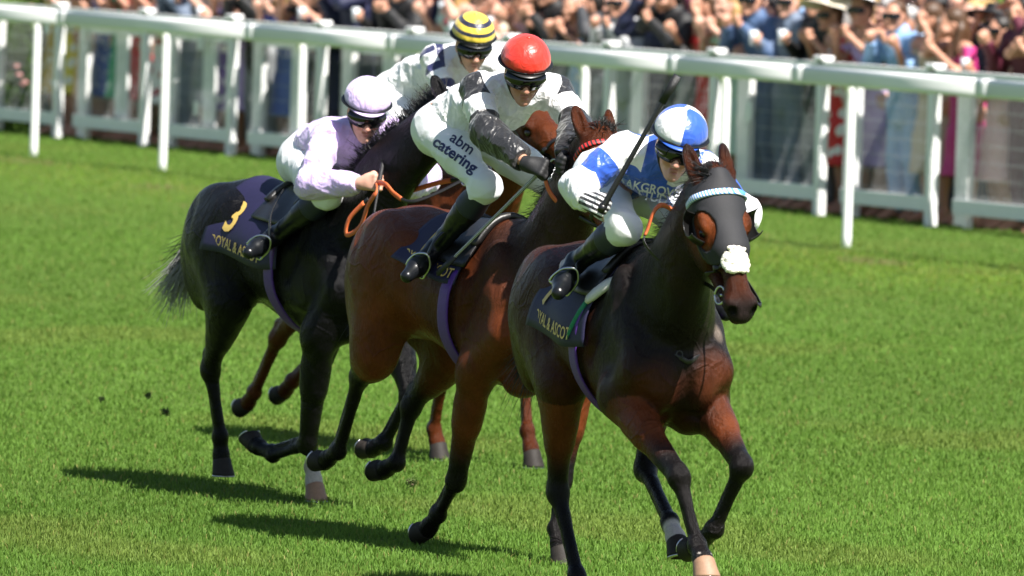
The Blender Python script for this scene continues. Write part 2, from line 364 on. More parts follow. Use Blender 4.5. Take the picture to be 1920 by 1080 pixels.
def trunk_fn(pitch=0.0, dz=0.0):
    def f(X, Y, Z):
        c, hz, wy, pn = trunk_par(X); c = c + dz + pitch * X
        v = (Z - c) / hz; ww = wy * (1 - pn * .8 * smoothstep(.15, 1.1, v)) * (1 - .10 * smoothstep(.3, 1.0, -v))
        a = Y / ww; rho = np.sqrt(a * a + v * v) + 1e-6; g = np.sqrt((a / ww) ** 2 + (v / hz) ** 2) + 1e-6
        e = np.maximum(np.abs(X) - .86, 0)
        return np.minimum((rho - 1) * rho / g, .3) + e
    return f
def trunk_point(x, ang, off, pitch, dz):
    """a point on the trunk's skin, ang measured from the top line (positive = left side), pushed out by off"""
    c, hz, wy, pn = [float(np.interp(x, _tx, t)) for t in _tt]; dy, dzz = math.sin(ang), math.cos(ang); a, b = 0.0, .8
    ss = lambda p, q, v: (lambda t: t * t * (3 - 2 * t))(min(1, max(0, (v - p) / (q - p))))
    for _ in range(22):
        m = .5 * (a + b); v = m * dzz / hz; ww = wy * (1 - pn * .8 * ss(.15, 1.1, v)) * (1 - .10 * ss(.3, 1.0, -v)); q = m * dy / ww
        rho = math.sqrt(q * q + v * v) + 1e-6; g = math.sqrt((q / ww) ** 2 + (v / hz) ** 2) + 1e-6
        if (rho - 1) * rho / g < off: a = m
        else: b = m
    return np.array([x, a * dy, c + dz + pitch * x + a * dzz])

def coat_mat(name, rough=.25, glow=.0, spec=.30):
    g = NG(name); v = g.coord(); c = g.attr('col')
    n1 = g.noise(v, 3.6, 5, .62, .5); st = g.noise(g.mapping(v, (26, 26, 5)), 5, 4, .7); fine = g.noise(g.mapping(v, (210, 210, 60)), 3, 2, .6)
    sh = g.math('ADD', g.math('MULTIPLY', n1, .6), g.math('ADD', g.math('MULTIPLY', st, .32), g.math('MULTIPLY', fine, .22)))
    dk = g.n('Mix', data_type='RGBA', blend_type='MULTIPLY'); dk.inputs[0].default_value = 1; g.l(c, dk.inputs[6])
    g.l(g.ramp(sh, (.36, (.45, .42, .40)), (.56, (.95, .95, .95)), (.80, (1.6, 1.55, 1.5))), dk.inputs[7]); g.set(col=dk.outputs[2], spec=spec, coat=glow, coatr=.26); g.b.inputs['IOR'].default_value = 1.26
    g.l(g.ramp(g.math('ADD', g.math('MULTIPLY', g.noise(v, 6, 4), .7), g.math('MULTIPLY', st, .3)), (.3, (rough - .08,) * 3), (.7, (rough + .14,) * 3)), g.b.inputs['Roughness'])
    vo = g.n('TexVoronoi', feature='DISTANCE_TO_EDGE'); dist = g.n('Mix', data_type='VECTOR'); 
    nv = g.n('TexNoise'); g.l(v, nv.inputs['Vector']); nv.inputs['Scale'].default_value = 5; dist.inputs[0].default_value = .16; g.l(v, dist.inputs[4]); g.l(nv.outputs[1], dist.inputs[5]); g.l(dist.outputs[1], vo.inputs['Vector']); vo.inputs['Scale'].default_value = 6.5
    vein = g.math('MULTIPLY', g.math('SUBTRACT', 1.0, g.math('MINIMUM', g.math('MULTIPLY', vo.outputs[0], 16.0), 1.0)), g.math('MAXIMUM', g.math('SUBTRACT', g.noise(v, 2.2, 2), .42), 0.0))
    big = g.math('ADD', g.noise(g.mapping(v, (1.0, 1.0, .7)), 7.5, 3, .5, .7), g.math('MULTIPLY', vein, .6))
    b1 = g.n('Bump'); g.l(big, b1.inputs['Height']); b1.inputs['Strength'].default_value = .62; b1.inputs['Distance'].default_value = .05
    b2 = g.n('Bump'); g.l(g.math('ADD', fine, g.math('MULTIPLY', st, .8)), b2.inputs['Height']); b2.inputs['Strength'].default_value = .55; b2.inputs['Distance'].default_value = .006; g.l(b1.outputs[0], b2.inputs['Normal']); g.l(b2.outputs[0], g.b.inputs['Normal']); return g.m

def hoof_mesh(P, n, fr, lat, s=1.0):
    """P coronet centre, n up normal of the sole, fr towards the toe, lat sideways"""
    V = []; N = 20
    rings = [(.006, .038, .041, .0), (.0, .044, .046, .0), (-.03, .049, .050, .010), (-.062, .057, .056, .022), (-.071, .059, .057, .024), (-.072, .052, .050, .024), (-.065, .040, .038, .022)]
    for z, rx, ry, sh in rings:
        for j in range(N):
            a = 2 * math.pi * j / N; ca, sa = math.cos(a), math.sin(a)
            x = rx * (ca if ca > 0 else ca * .86); zz = z + (.016 * ca if z > -.01 else 0.008 * ca if z > -.05 else 0)
            V.append(P + s * (fr * (x + sh) + lat * ry * sa + n * zz))
    Fc = [(i * N + j, i * N + (j + 1) % N, (i + 1) * N + (j + 1) % N, (i + 1) * N + j) for i in range(len(rings) - 1) for j in range(N)]
    Fc.append(tuple((len(rings) - 1) * N + j for j in range(N))); Fc.append(tuple(N - 1 - j for j in range(N)))
    return np.array(V), Fc
def shoe_mesh(P, n, fr, lat):
    m = MB(); pts = []
    for a in np.linspace(-2.5, 2.5, 22): pts.append(P + fr * (.047 * math.cos(a) + .024) + lat * .049 * math.sin(a) - n * .076)
    return m.tube(pts, 1.0, 8, flat=(.017, .008), up=n)

def strands(roots, dirs, length, n, sag, spread, r0, rng, seg=7, curl=.25):
    """many tapered locks of hair: three-sided, joined into one part"""
    V = []; Fc = []; k = 0
    for i in range(n):
        q = rng.integers(len(roots)); t = rng.random(); p = np.array(roots[q], float) + rng.normal(0, .006, 3)
        d = np.array(dirs[q], float) + rng.normal(0, spread, 3); d /= np.linalg.norm(d); L = length * rng.uniform(.55, 1.1); w = rng.normal(0, curl, 3); base = None
        for j in range(seg + 1):
            u = j / seg; c = p + d * L * u + np.array([0, 0, -sag * L * u * u]) + w * L * u * u * .5 + rng.normal(0, .002, 3)
            rr = r0 * (1 - u) ** .7 + .0006; B = basis(d + 1e-3)
            for m in range(3): a = 2.094 * m; V.append(c + rr * (B[:, 1] * math.cos(a) + B[:, 2] * math.sin(a)))
            if j:
                for m in range(3): Fc.append((k + 3 * (j - 1) + m, k + 3 * (j - 1) + (m + 1) % 3, k + 3 * j + (m + 1) % 3, k + 3 * j + m))
        k += 3 * (seg + 1)
    return np.array(V), np.array(Fc)

def dist_poly(V, pts):
    d = np.full(len(V), 9.)
    for a, b in zip(pts[:-1], pts[1:]):
        a = np.asarray(a, float); ab = np.asarray(b, float) - a; t = np.clip(((V - a) @ ab) / (ab @ ab), 0, 1); d = np.minimum(d, np.linalg.norm(V - a - t[:, None] * ab, axis=1))
    return d

HB, HD = np.array([.150, .038, .0115]), np.array([.010, .0085, .0085])
class Horse: pass
def horse(fr, pose, coat, mat, h, label, root_name='racehorse'):
    H = Horse(); H.fr = fr; H.pose = pose; pitch, dz = pose.get('pitch', 0), pose.get('dz', 0)
    T = lambda x, y, z: np.array([x, y, z + dz + pitch * x])
    root = empty(root_name, fr.mat()); H.root = root; tag(root, label, 'horse', 'horses galloping in the race')
    F = Field(); H.F = F
    F.add(trunk_fn(pitch, dz), (-.86, -.31, .72 + dz), (.86, .31, 1.62 + dz), .05, 'trunk', False)
    F.rc(T(.24, 0, 1.46), T(.60, 0, 1.45), .05, .075, .14)                            # withers
    for s in (-1, 1):
        F.el(T(-.50, s * .155, 1.27), (.27, .125, .25), k=.07, tag='haunch')             # gluteals
        F.el(T(-.70, s * .12, 1.14), (.12, .10, .26), basis((.35, 0, -1), (0, 1, 0)) if False else None, k=.06, tag='haunch')
        F.el(T(-.30, s * .185, 1.385), (.10, .05, .06), k=.10)                             # point of hip
        F.el(T(.50, s * .165, 1.24), (.13, .07, .26), basis((.5, 0, 1.0), (0, 1, 0))[:, [1, 2, 0]] if False else None, k=.05, tag='shoulder')
        F.el(T(.43, s * .185, 1.06), (.15, .06, .12), k=.05, tag='shoulder')             # triceps
        F.el(T(.77, s * .078, 1.03), (.085, .078, .12), k=.045, tag='chest')              # pectorals
        F.el(T(.62, s * .09, .87), (.13, .07, .07), k=.05, tag='chest')
        for a, b, r, k in (((.27, .30, 1.30), (.25, .285, .93), .018, .07), ((-.60, .285, 1.40), (-.46, .285, .98), .020, .07), ((-.14, .29, 1.28), (-.17, .28, 1.0), .022, .10), ((.58, .245, 1.36), (.69, .225, 1.12), .016, .05), ((.50, .255, 1.33), (.36, .262, 1.10), .012, .05)):
            F.rc(T(a[0], s * a[1], a[2]), T(b[0], s * b[1], b[2]), r, r, k, sub=True)      # grooves between the muscles
    F.rc(T(.88, 0, 1.14), T(.80, 0, .90), .018, .02, .05, sub=True)
    # legs
    legs = {}
    for key in ('RF', 'LF', 'RH', 'LH'):
        L = {n: np.asarray(p, float) for n, p in pose[key].items() if n not in ('flat', 'sock', 'hoofcol')}; legs[key] = L; s = -1 if key[0] == 'R' else 1; fore = key[1] == 'F'
        lat = np.array([0, 1., 0]); K, Ft, Pc = L['K'], L['F'], L['P']
        sag = lambda d: np.array([d[2], 0, -d[0]]) if False else None
        def front_of(d, ref=(1, 0, 0)):
            d = d / np.linalg.norm(d); q = np.cross(lat, d); return -q / (np.linalg.norm(q) + 1e-9)   # forward side of a downward limb
        if fore:
            S = L.get('S', T(.71, s * .150, 1.07)); E = L['E']; d = K - E; fv = front_of(d); dn = d / np.linalg.norm(d)
            F.rc(T(.60, s * .14, 1.22), S, .095, .080, .06, tag='shoulder'); F.rc(S, E, .085, .085, .06, tag='shoulder')
            F.rc(E - dn * .03, lerp(E, K, .45), .088, .070, .06, ax=lat, sq=.84, tag=key); F.rc(lerp(E, K, .3), K, .072, .046, .04, ax=lat, sq=.9, tag=key)
            F.rc(lerp(E, K, .08) + fv * .035, lerp(E, K, .52) + fv * .024, .060, .040, .03, ax=lat, sq=.75, tag=key)     # extensor
            F.rc(lerp(E, K, .1) - fv * .035, lerp(E, K, .55) - fv * .022, .058, .034, .03, ax=lat, sq=.7, tag=key)
            F.el(K, (.058, .044, .046), basis(dn, fv), k=.02, tag=key); F.rc(K + fv * .024 - dn * .03, K + fv * .022 + dn * .035, .026, .022, .012, ax=lat, sq=1.25, tag=key); F.el(K - fv * .038 - dn * .01, (.030, .017, .020), basis(dn, fv), k=.012, tag=key)
        else:
            Hp = L.get('H', T(-.47, s * .15, 1.22)); E = L['E']; d = K - E; fv = front_of(d); dn = d / np.linalg.norm(d)
            F.rc(Hp, lerp(Hp, E, .75), .20, .145, .08, ax=lat, sq=.72, tag='haunch'); F.rc(Hp, E, .16, .105, .07, ax=lat, sq=.75, tag='haunch')
            F.rc(T(-.74, s * .115, 1.16), lerp(E, K, .30), .125, .075, .07, ax=lat, sq=.7, tag='haunch')    # hamstrings run down into the gaskin
            F.rc(E, lerp(E, K, .5), .105, .076, .06, ax=lat, sq=.75, tag=key); F.rc(lerp(E, K, .35), K, .074, .047, .04, ax=lat, sq=.8, tag=key)
            hk = K - fv * .062 - dn * .045                                            # point of the hock
            F.rc(K - fv * .02, hk, .040, .024, .025, ax=lat, sq=.8, tag=key); F.rc(lerp(E, K, .45) - fv * .055, hk, .030, .016, .03, tag=key)
            F.el(K + fv * .006, (.062, .044, .052), basis(dn, fv), k=.025, tag=key)
        c = Ft - K; cv = front_of(c); cn = c / np.linalg.norm(c); w = 1.0 if fore else 1.1
        F.rc(K + cn * .03, lerp(K, Ft, .4), .038 * w, .0225 * w, .03, tag=key); F.rc(lerp(K, Ft, .3) + cv * .006, Ft + cv * .004, .0235 * w, .027 * w, .02, tag=key)
        F.rc(K - cv * .034 + cn * .05, Ft - cv * .030, .0145, .0165, .007, tag=key); F.rc(K - cv * .018 + cn * .06, lerp(K, Ft, .8) - cv * .014, .013, .010, .008, tag=key)
        F.el(Ft, (.040, .034, .040), basis(cn, cv), k=.02, tag=key); F.el(Ft - cv * .03 + cn * .008, (.026, .024, .022), basis(cn, cv), k=.02, tag=key)
        F.rc(Ft, Pc, .035, .038, .022, tag=key); F.rc(Pc - (Pc - Ft) * .15, Pc + (Pc - Ft) / np.linalg.norm(Pc - Ft) * .018, .042, .043, .015, tag=key)
    # neck
    Nk = spline([T(.40, 0, 1.30), T(.62, 0, 1.33), pose['neck'], pose['poll']], 6); m = len(Nk)
    rad = np.interp(np.linspace(0, 1, m), [0, .33, .6, .85, 1], [.26, .245, .175, .135, .11]); sqs = np.interp(np.linspace(0, 1, m), [0, .33, .6, 1], [.62, .60, .55, .62])
    hv = pose['nose'] - pose['poll']; HL = pose.get('headlen', .60); hu = hv / np.linalg.norm(hv); latH = np.asarray(pose.get('lat', (0, 1, 0)), float)
    latH = latH - hu * (latH @ hu); latH /= np.linalg.norm(latH); hw = np.cross(hu, latH); hw = hw if hw[0] > 0 or hw[2] > 0 else -hw
    if hw @ np.array([.7, 0, .5]) < 0: hw = -hw
    H.hu, H.hv, H.hw = hu, latH, hw; sc_ = HL / .60
    hp = lambda u, v, w_: pose['poll'] + sc_ * (hu * u + latH * v + hw * w_); H.hp = hp; HR = np.stack([hu, latH, hw], 1); H.HR = HR; H.hs = sc_
    for i in range(m - 1):
        latn = lerp((0, 1, 0), latH, i / m); F.rc(Nk[i], Nk[i + 1], rad[i], rad[i + 1], .05, ax=latn, sq=float(sqs[i]), tag='neck')
    H.crest = [Nk[i] + rad[i] * .93 * (lambda t: (lambda q: q / np.linalg.norm(q))(np.array([-t[2], 0, t[0]])))(Nk[min(i + 1, m - 1)] - Nk[max(i - 1, 0)]) for i in range(m)]
    q = lambda c, r, k=.02, sub=False, tg='head': F.el(hp(*c), np.array(r) * sc_, HR, k, tg, sub)
    rcx = lambda a, b, ra, rb, k=.02, sq=1.0, tg='head': F.rc(hp(*a), hp(*b), ra * sc_, rb * sc_, k, ax=latH, sq=sq, tag=tg)
    q((.10, 0, -.01), (.135, .102, .105), .03); rcx((.06, 0, .02), (.30, 0, .028), .080, .060, .03, 1.25); rcx((.26, 0, .022), (.50, 0, .004), .062, .046, .03, .95)
    for s in (-1, 1):
        q((.19, s * .060, -.085), (.14, .040, .11), .03); rcx((.26, s * .028, -.125), (.50, s * .022, -.062), .036, .026, .03)
        rcx((.16, s * .078, .0), (.36, s * .052, -.012), .026, .014, .03)
        q((.185, s * .092, .034), (.048, .024, .030), .02); q((.215, s * .100, .004), (.030, .018, .022), .01, True)   # brow and eye socket
        q((.548, s * .043, .004), (.042, .027, .036), .015)
    q((.52, 0, -.02), (.085, .060, .062), .03); q((.585, 0, -.022), (.035, .046, .034), .02); q((.555, 0, -.072), (.042, .034, .026), .015)
    for s in (-1, 1):
        q((.592, s * .050, .014), (.030, .016, .021), .006, True, 'nostril'); F.rc(hp(.515, s * .060, -.052), hp(.600, s * .030, -.054), .006, .006, .006, tag='mouth', sub=True)
    earv = pose.get('ear', (-.17, .055, .05))
    for s in (-1, 1):
        b = hp(-.005, s * .062, .028); tip = hp(earv[0], s * (.062 + earv[1] * .4), earv[2] + .02); mid = lerp(b, tip, .45) + latH * s * .014; ed = tip - b; ed /= np.linalg.norm(ed); L_ = np.linalg.norm(tip - b)
        fa = hw * .8 + latH * s * .5; fa = fa - ed * (fa @ ed); fa /= np.linalg.norm(fa); sd = np.cross(ed, fa); RM = np.stack([ed, sd, fa], 1)
        F.rc(b, lerp(b, mid, .6), .030, .030, .02, tag='ear'); F.el(lerp(b, tip, .52) + latH * s * .006, (L_ * .56, .034, .026), RM, .012, 'ear')
        F.el(lerp(b, tip, .58) + fa * .030 + latH * s * .006, (L_ * .46, .021, .026), RM, .008, 'ear', True)
    V, Q = F.mesh(h)
    # pigment, with sunlit and shaded tones of the two bays painted in
    names = [o[4] for o in F.ops]; D = F.at(V); near = np.array([names[i] for i in np.argmin(D, 0)])
    col = np.tile(coat['body'], (len(V), 1)); zz = V[:, 2]
    def put(mask, c): col[:] = col * (1 - mask[:, None]) + np.asarray(c) * mask[:, None]
    ph = V @ np.array([3.1, 4.7, 2.3]); wob = .5 + .5 * np.sin(ph * 2.1) * np.sin(V[:, 0] * 9 + 1.3) 
    topd = smoothstep(1.30, 1.56, zz - pitch * V[:, 0] - dz) * (V[:, 0] < .7); put(topd * coat.get('dorsal', .45), coat['dark'] * 1.5)
    for key, L in legs.items():
        put(np.where(np.isin(near, [key]), .75, 0) * coat.get('limb', 1), coat.get('limbcol', coat['body'])); mk = np.isin(near, [key]) ; dl = np.linalg.norm(V - L['K'], axis=1); low = dist_poly(V, [L['K'], L['F'], L['P']])
        up = coat.get('legtop', .20); b = np.where(mk, np.maximum(smoothstep(up + .1, up - .1, dl + .04 * wob), smoothstep(.13, .08, low)), 0) * coat.get('points', 1); put(b, coat['dark'])
        sock = pose[key].get('sock', 0)
        if sock:
            tow = (L['F'] - L['P']); ln = np.linalg.norm(tow); t = (V - L['P']) @ (tow / ln); put(np.where(mk & (np.linalg.norm(V - L['P'], axis=1) < sock * 2), smoothstep(sock + .015, sock - .01, t + .012 * wob), 0), (.52, .47, .43))
    hl = (V - pose['poll']) @ hu / sc_; isH = np.isin(near, ['head']); put(np.where(isH, smoothstep(*coat.get('muz', (.44, .55)), hl), 0) * .93, (.014, .011, .011))
    for s in (-1, 1): put(smoothstep(.075, .03, np.linalg.norm(V - hp(.21, s * .09, .0), axis=1)) * coat.get('eyering', .6), coat['dark'])
    for s in (-1, 1): put(smoothstep(.034, .020, np.linalg.norm(V - hp(.588, s * .050, .014), axis=1)), (.004, .003, .003))
    er = np.isin(near, ['ear']); put(np.where(er, smoothstep(-.10, -.19, hl), 0) * .8, coat['dark'])
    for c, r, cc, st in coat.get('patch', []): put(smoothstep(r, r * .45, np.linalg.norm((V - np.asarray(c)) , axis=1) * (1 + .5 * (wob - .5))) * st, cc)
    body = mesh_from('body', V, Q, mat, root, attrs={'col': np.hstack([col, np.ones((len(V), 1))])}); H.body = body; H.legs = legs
    H.D = None
    # eyes, hooves
    for s in (-1, 1):
        o = mesh_from('eye', *ball(hp(.213, s * .088, .006), .021 * sc_), M_EYE, root)
    for key, L in legs.items():
        fore = key[1] == 'F'; d = L['P'] - L['F']; d = d / np.linalg.norm(d)
        if pose[key].get('flat'): n = np.array([0, 0, 1.]); frt = np.array([1., 0, 0])
        else:
            n2 = -d; an = math.radians(-38); n = np.array([n2[0] * math.cos(an) - n2[2] * math.sin(an), 0, n2[0] * math.sin(an) + n2[2] * math.cos(an)]); n /= np.linalg.norm(n); frt = np.array([n[2], 0, -n[0]])
        hm = MATS_HOOF[pose[key].get('hoofcol', 'dark')]
        ho = mesh_from('hoof', *hoof_mesh(L['P'] + d * .012, n, frt, np.array([0, 1., 0])), hm, root)
        shoe_mesh(L['P'] + d * .012, n, frt, np.array([0, 1., 0])).build('horseshoe', M_STEEL, ho, True)
    return H
def ball(c, r, n=14, sc=(1, 1, 1), R=None):
    V = []; 
    for i in range(n // 2 + 1):
        for j in range(n):
            a = math.pi * i / (n // 2); b = 2 * math.pi * j / n; p = np.array([math.sin(a) * math.cos(b), math.sin(a) * math.sin(b), math.cos(a)]) * r * np.asarray(sc); V.append(np.asarray(c) + (p if R is None else R @ p))
    Fc = [(i * n + j, (i + 1) * n + j, (i + 1) * n + (j + 1) % n, i * n + (j + 1) % n) for i in range(n // 2) for j in range(n)]
    return np.array(V), Fc
_g = NG('horse eye'); _g.set(col=(.012, .008, .006), rough=.06, spec=.6); M_EYE = _g.m
M_STEEL = plain('steel', (.62, .62, .63), .28, .08, 60, metal=1.0)
MATS_HOOF = {'dark': plain('hoof horn dark', (.026, .022, .019), .62, .4, 55, .35, spec=.2), 'pale': plain('hoof horn pale', (.29, .17, .105), .55, .3, 55, .25)}
M_COAT = coat_mat('bay coat'); M_COATB = coat_mat('black coat', .22, .0, .34)
M_HAIR = plain('black horse hair', (.011, .010, .010), .42, .3, 80); M_HAIRG = plain('grey horse hair', (.34, .33, .33), .5, .3, 80)

# frames: where each horse stands, from a hoof on the ground
FR1 = Frame((0.456, 35.795), 19); FR2 = Frame((-.184, 38.78), 31); FR3 = Frame((-1.054, 41.51), 31); FR4 = Frame((-.52, 44.95), 32)
A = np.array
f1 = FR1
P1 = dict(neck=A([.86, -.05, 1.52]), poll=f1.x(1336, 352, 1.10), nose=f1.x(1393, 590, 1.42), headlen=.60, ear=(-.185, .03, .0),
    RF=dict(E=A([.57, -.19, .95]), K=f1.y(1272, 892, -.12), F=f1.y(1307, 1022, -.08), P=f1.y(1318, 1050, -.08), sock=.022, hoofcol='pale'),
    LF=dict(E=A([.60, .18, .94]), K=f1.y(1392, 874, .17), F=f1.y(1340, 992, .11), P=A([.78, .09, .355])),
    RH=dict(E=A([-.14, -.20, .94]), K=A([-.28, -.155, .50]), F=A([-.07, -.13, .155]), P=A([-.01, -.12, .09]), flat=1),
    LH=dict(E=A([-.02, .18, 1.0]), K=A([.04, .12, .62]), F=f1.y(1256, 978, .08), P=f1.y(1268, 1012, .07), sock=.10))
f2 = FR2
P2 = dict(pitch=-.06, dz=-.02, neck=A([.83, -.02, 1.56]), poll=f2.x(1118, 272, 1.10), nose=f2.x(1168, 430, 1.46), ear=(-.17, .04, .03),
    RF=dict(S=A([.62, -.17, 1.03]), E=A([.38, -.19, .84]), K=f2.y(856, 898, -.13), F=f2.y(822, 964, -.10), P=f2.y(803, 990, -.09)),
    LF=dict(S=A([.75, .17, 1.0]), E=A([.62, .19, .80]), K=f2.y(1054, 896, .13), F=A([.66, .09, .16]), P=A([.71, .08, .085]), flat=1),
    RH=dict(H=A([-.52, -.15, 1.22]), E=A([-.52, -.20, .86]), K=f2.y(676, 702, -.17), F=f2.y(634, 846, -.13), P=f2.y(612, 862, -.12)),
    LH=dict(E=A([-.50, .20, .86]), K=f2.y(772, 758, .15), F=f2.y(744, 868, .11), P=f2.y(722, 880, .10)))
f3 = FR3
P3 = dict(neck=A([.86, .0, 1.62]), poll=f3.x(855, 205, 1.22), nose=f3.x(905, 330, 1.62), ear=(-.17, .05, .03),
    RF=dict(E=A([.58, -.19, .84]), K=f3.y(577, 832, -.13), F=f3.y(512, 852, -.10), P=f3.y(482, 836, -.10)),
    LF=dict(E=A([.66, .19, .84]), K=f3.y(768, 742, .15), F=A([.70, .12, .33]), P=A([.62, .11, .30])),
    RH=dict(E=A([-.30, -.20, .93]), K=f3.y(394, 690, -.17), F=f3.y(413, 818, -.12), P=f3.y(415, 858, -.11), flat=1),
    LH=dict(E=A([.02, .19, .92]), K=A([-.06, .14, .50]), F=A([.06, .09, .17]), P=A([.10, .08, .09]), flat=1, sock=.16, hoofcol='pale'))
f4 = FR4
P4 = dict(neck=A([.88, 0, 1.60]), poll=f4.x(985, 215, 1.18), nose=f4.x(1062, 300, 1.62), ear=(-.16, .05, .02),
    RF=dict(E=A([.50, -.19, .90]), K=A([.52, -.12, .45]), F=A([.40, -.09, .16]), P=A([.42, -.08, .09]), flat=1),
    LF=dict(E=A([.66, .19, .90]), K=A([.92, .13, .52]), F=A([1.03, .09, .20]), P=A([1.09, .08, .10]), flat=1),
    RH=dict(E=A([-.50, -.2, .92]), K=f4.y(522, 632, -.15), F=f4.y(477, 736, -.12), P=f4.y(465, 755, -.11)),
    LH=dict(E=A([-.45, .2, .90]), K=A([-.85, .14, .66]), F=f4.y(548, 716, .10), P=f4.y(535, 732, .10)))
# ------------------------------------------------------------------ people: one body field, clothes are grown from the same limbs
def skin_mat(name, c):
    g = NG(name); v = g.coord(); n = g.noise(v, 30, 4); mu = g.n('Mix', data_type='RGBA', blend_type='MULTIPLY'); mu.inputs[0].default_value = 1
    g.l(g.mix(n, [c[0] * .9, c[1] * .82, c[2] * .8], [c[0] * 1.06, c[1] * 1.08, c[2] * 1.1]), mu.inputs[6]); g.l(g.attr('tone'), mu.inputs[7])
    g.set(col=mu.outputs[2], rough=.5, sub=.12, spec=.4); g.b.inputs['Subsurface Radius'].default_value = (.01, .004, .002); g.bump(g.noise(v, 160, 3), .12, .002); return g.m
M_SKIN = skin_mat('skin fair', (.62, .36, .27)); M_SKIN2 = skin_mat('skin tanned', (.52, .28, .19)); M_SKIN3 = skin_mat('skin brown', (.22, .10, .06))
def torso_prims(F, J, k=.04):
    up = J['nb'] - J['hc']; lat = J['SL'] - J['SR']; nrm = np.cross(up, lat); nrm /= np.linalg.norm(nrm)
    F.rc(J['hc'], J['wa'], .135, .118, k, ax=nrm, sq=.82); F.rc(J['wa'], J['ch'], .118, .140, k, ax=nrm, sq=.80); F.rc(J['ch'], lerp(J['ch'], J['nb'], .7), .14, .075, k, ax=nrm, sq=.8)
    F.rc(lerp(J['SR'], J['SL'], .12), lerp(J['SR'], J['SL'], .88), .068, .068, .05, ax=nrm, sq=.95)
def hip_prims(F, J, k=.04):
    F.rc(lerp(J['HR'], J['HL'], .1), lerp(J['HR'], J['HL'], .9), .12, .12, k); F.rc(J['hc'], lerp(J['hc'], J['wa'], .8), .135, .118, k)
def arm_prims(F, J, s, k=.03, a=1.0, to=1.0):
    S, E, W = J['S' + s], J['E' + s], J['W' + s]; W = lerp(E, W, to)
    F.rc(S, lerp(S, E, .5), .060 * a, .050 * a, k, tag='U' + s); F.rc(lerp(S, E, .4), E, .050 * a, .043 * a, k, tag='U' + s)
    F.rc(E, lerp(E, W, .35), .043 * a, .042 * a, k, tag='A' + s); F.rc(lerp(E, W, .3), W, .042 * a, .029 * a, k, tag='A' + s)
def thigh_prims(F, J, s, k=.04):
    Hh, K = J['H' + s], J['K' + s]; F.rc(Hh, lerp(Hh, K, .5), .092, .076, k); F.rc(lerp(Hh, K, .4), K, .076, .055, k); F.el(K, (.056, .056, .056), k=k)
def shank_prims(F, J, s, k=.03, top=0.0):
    K, An, To = J['K' + s], J['N' + s], J['T' + s]; d = An - K; bk = np.cross(np.cross(d, To - An), d); bk = -bk / (np.linalg.norm(bk) + 1e-9)
    F.rc(lerp(K, An, top), lerp(K, An, .4), .054, .054, k); F.rc(lerp(K, An, .3) + bk * .012, lerp(K, An, .55), .05, .042, k); F.rc(lerp(K, An, .5), An, .044, .036, k)
def foot_prims(F, J, s, k=.02):
    An, To = J['N' + s], J['T' + s]; d = To - An; up = J['K' + s] - An; up /= np.linalg.norm(up); dn = d / np.linalg.norm(d); sole = up - dn * (up @ dn); sole /= np.linalg.norm(sole)
    heel = An - dn * .035 - sole * .055; ball_ = An + d * .62 - sole * .045; F.rc(An, heel, .036, .031, k); F.rc(heel, ball_, .029, .033, k); F.rc(An, ball_, .036, .034, k); F.rc(ball_, To - sole * .05, .034, .024, k)
def head_prims(F, J):
    c = J['hd']; fd = J['fd'] / np.linalg.norm(J['fd']); l = J['SL'] - J['SR']; l = l - fd * (l @ fd); l /= np.linalg.norm(l); l = l + np.asarray(J.get('tilt', (0, 0, 0))); l = l - fd * (l @ fd); l /= np.linalg.norm(l)
    u = np.cross(fd, l); u = u if u[2] > 0 else -u; R = np.stack([fd, l, u], 1); J['R'] = R; p = lambda a, b, e: c + R @ np.array([a, b, e])
    e = lambda cc, r, k=.02, sub=False: F.el(p(*cc), r, R, k, 'head', sub)
    e((-.012, 0, .035), (.098, .077, .088), .03); e((.045, 0, -.015), (.052, .058, .078), .03); F.rc(p(.0, .035, -.05), p(.07, .014, -.098), .038, .022, .03, tag='head'); F.rc(p(.0, -.035, -.05), p(.07, -.014, -.098), .038, .022, .03, tag='head')
    F.rc(p(.094, 0, .012), p(.117, 0, -.036), .009, .0135, .014, tag='nose'); 
    for s in (-1, 1):
        e((.108, s * .012, -.040), (.010, .009, .008), .01); e((.088, s * .027, .022), (.016, .026, .010), .015); e((.094, s * .031, .000), (.014, .017, .012), .012, True); e((.074, s * .042, -.030), (.024, .02, .022), .025)
        e((-.008, s * .079, -.012), (.024, .010, .034), .012); e((.002, s * .089, -.010), (.013, .006, .02), .006, True)
    e((.098, 0, -.068), (.013, .023, .0065), .006); e((.096, 0, -.081), (.013, .020, .0075), .006); e((.090, 0, -.106), (.019, .021, .016), .018); e((.106, 0, -.0745), (.010, .022, .0018), .004, True)
    F.rc(J['nb'], p(-.02, 0, -.06), .056, .05, .03, tag='neck')
    J['hp'] = p; return p
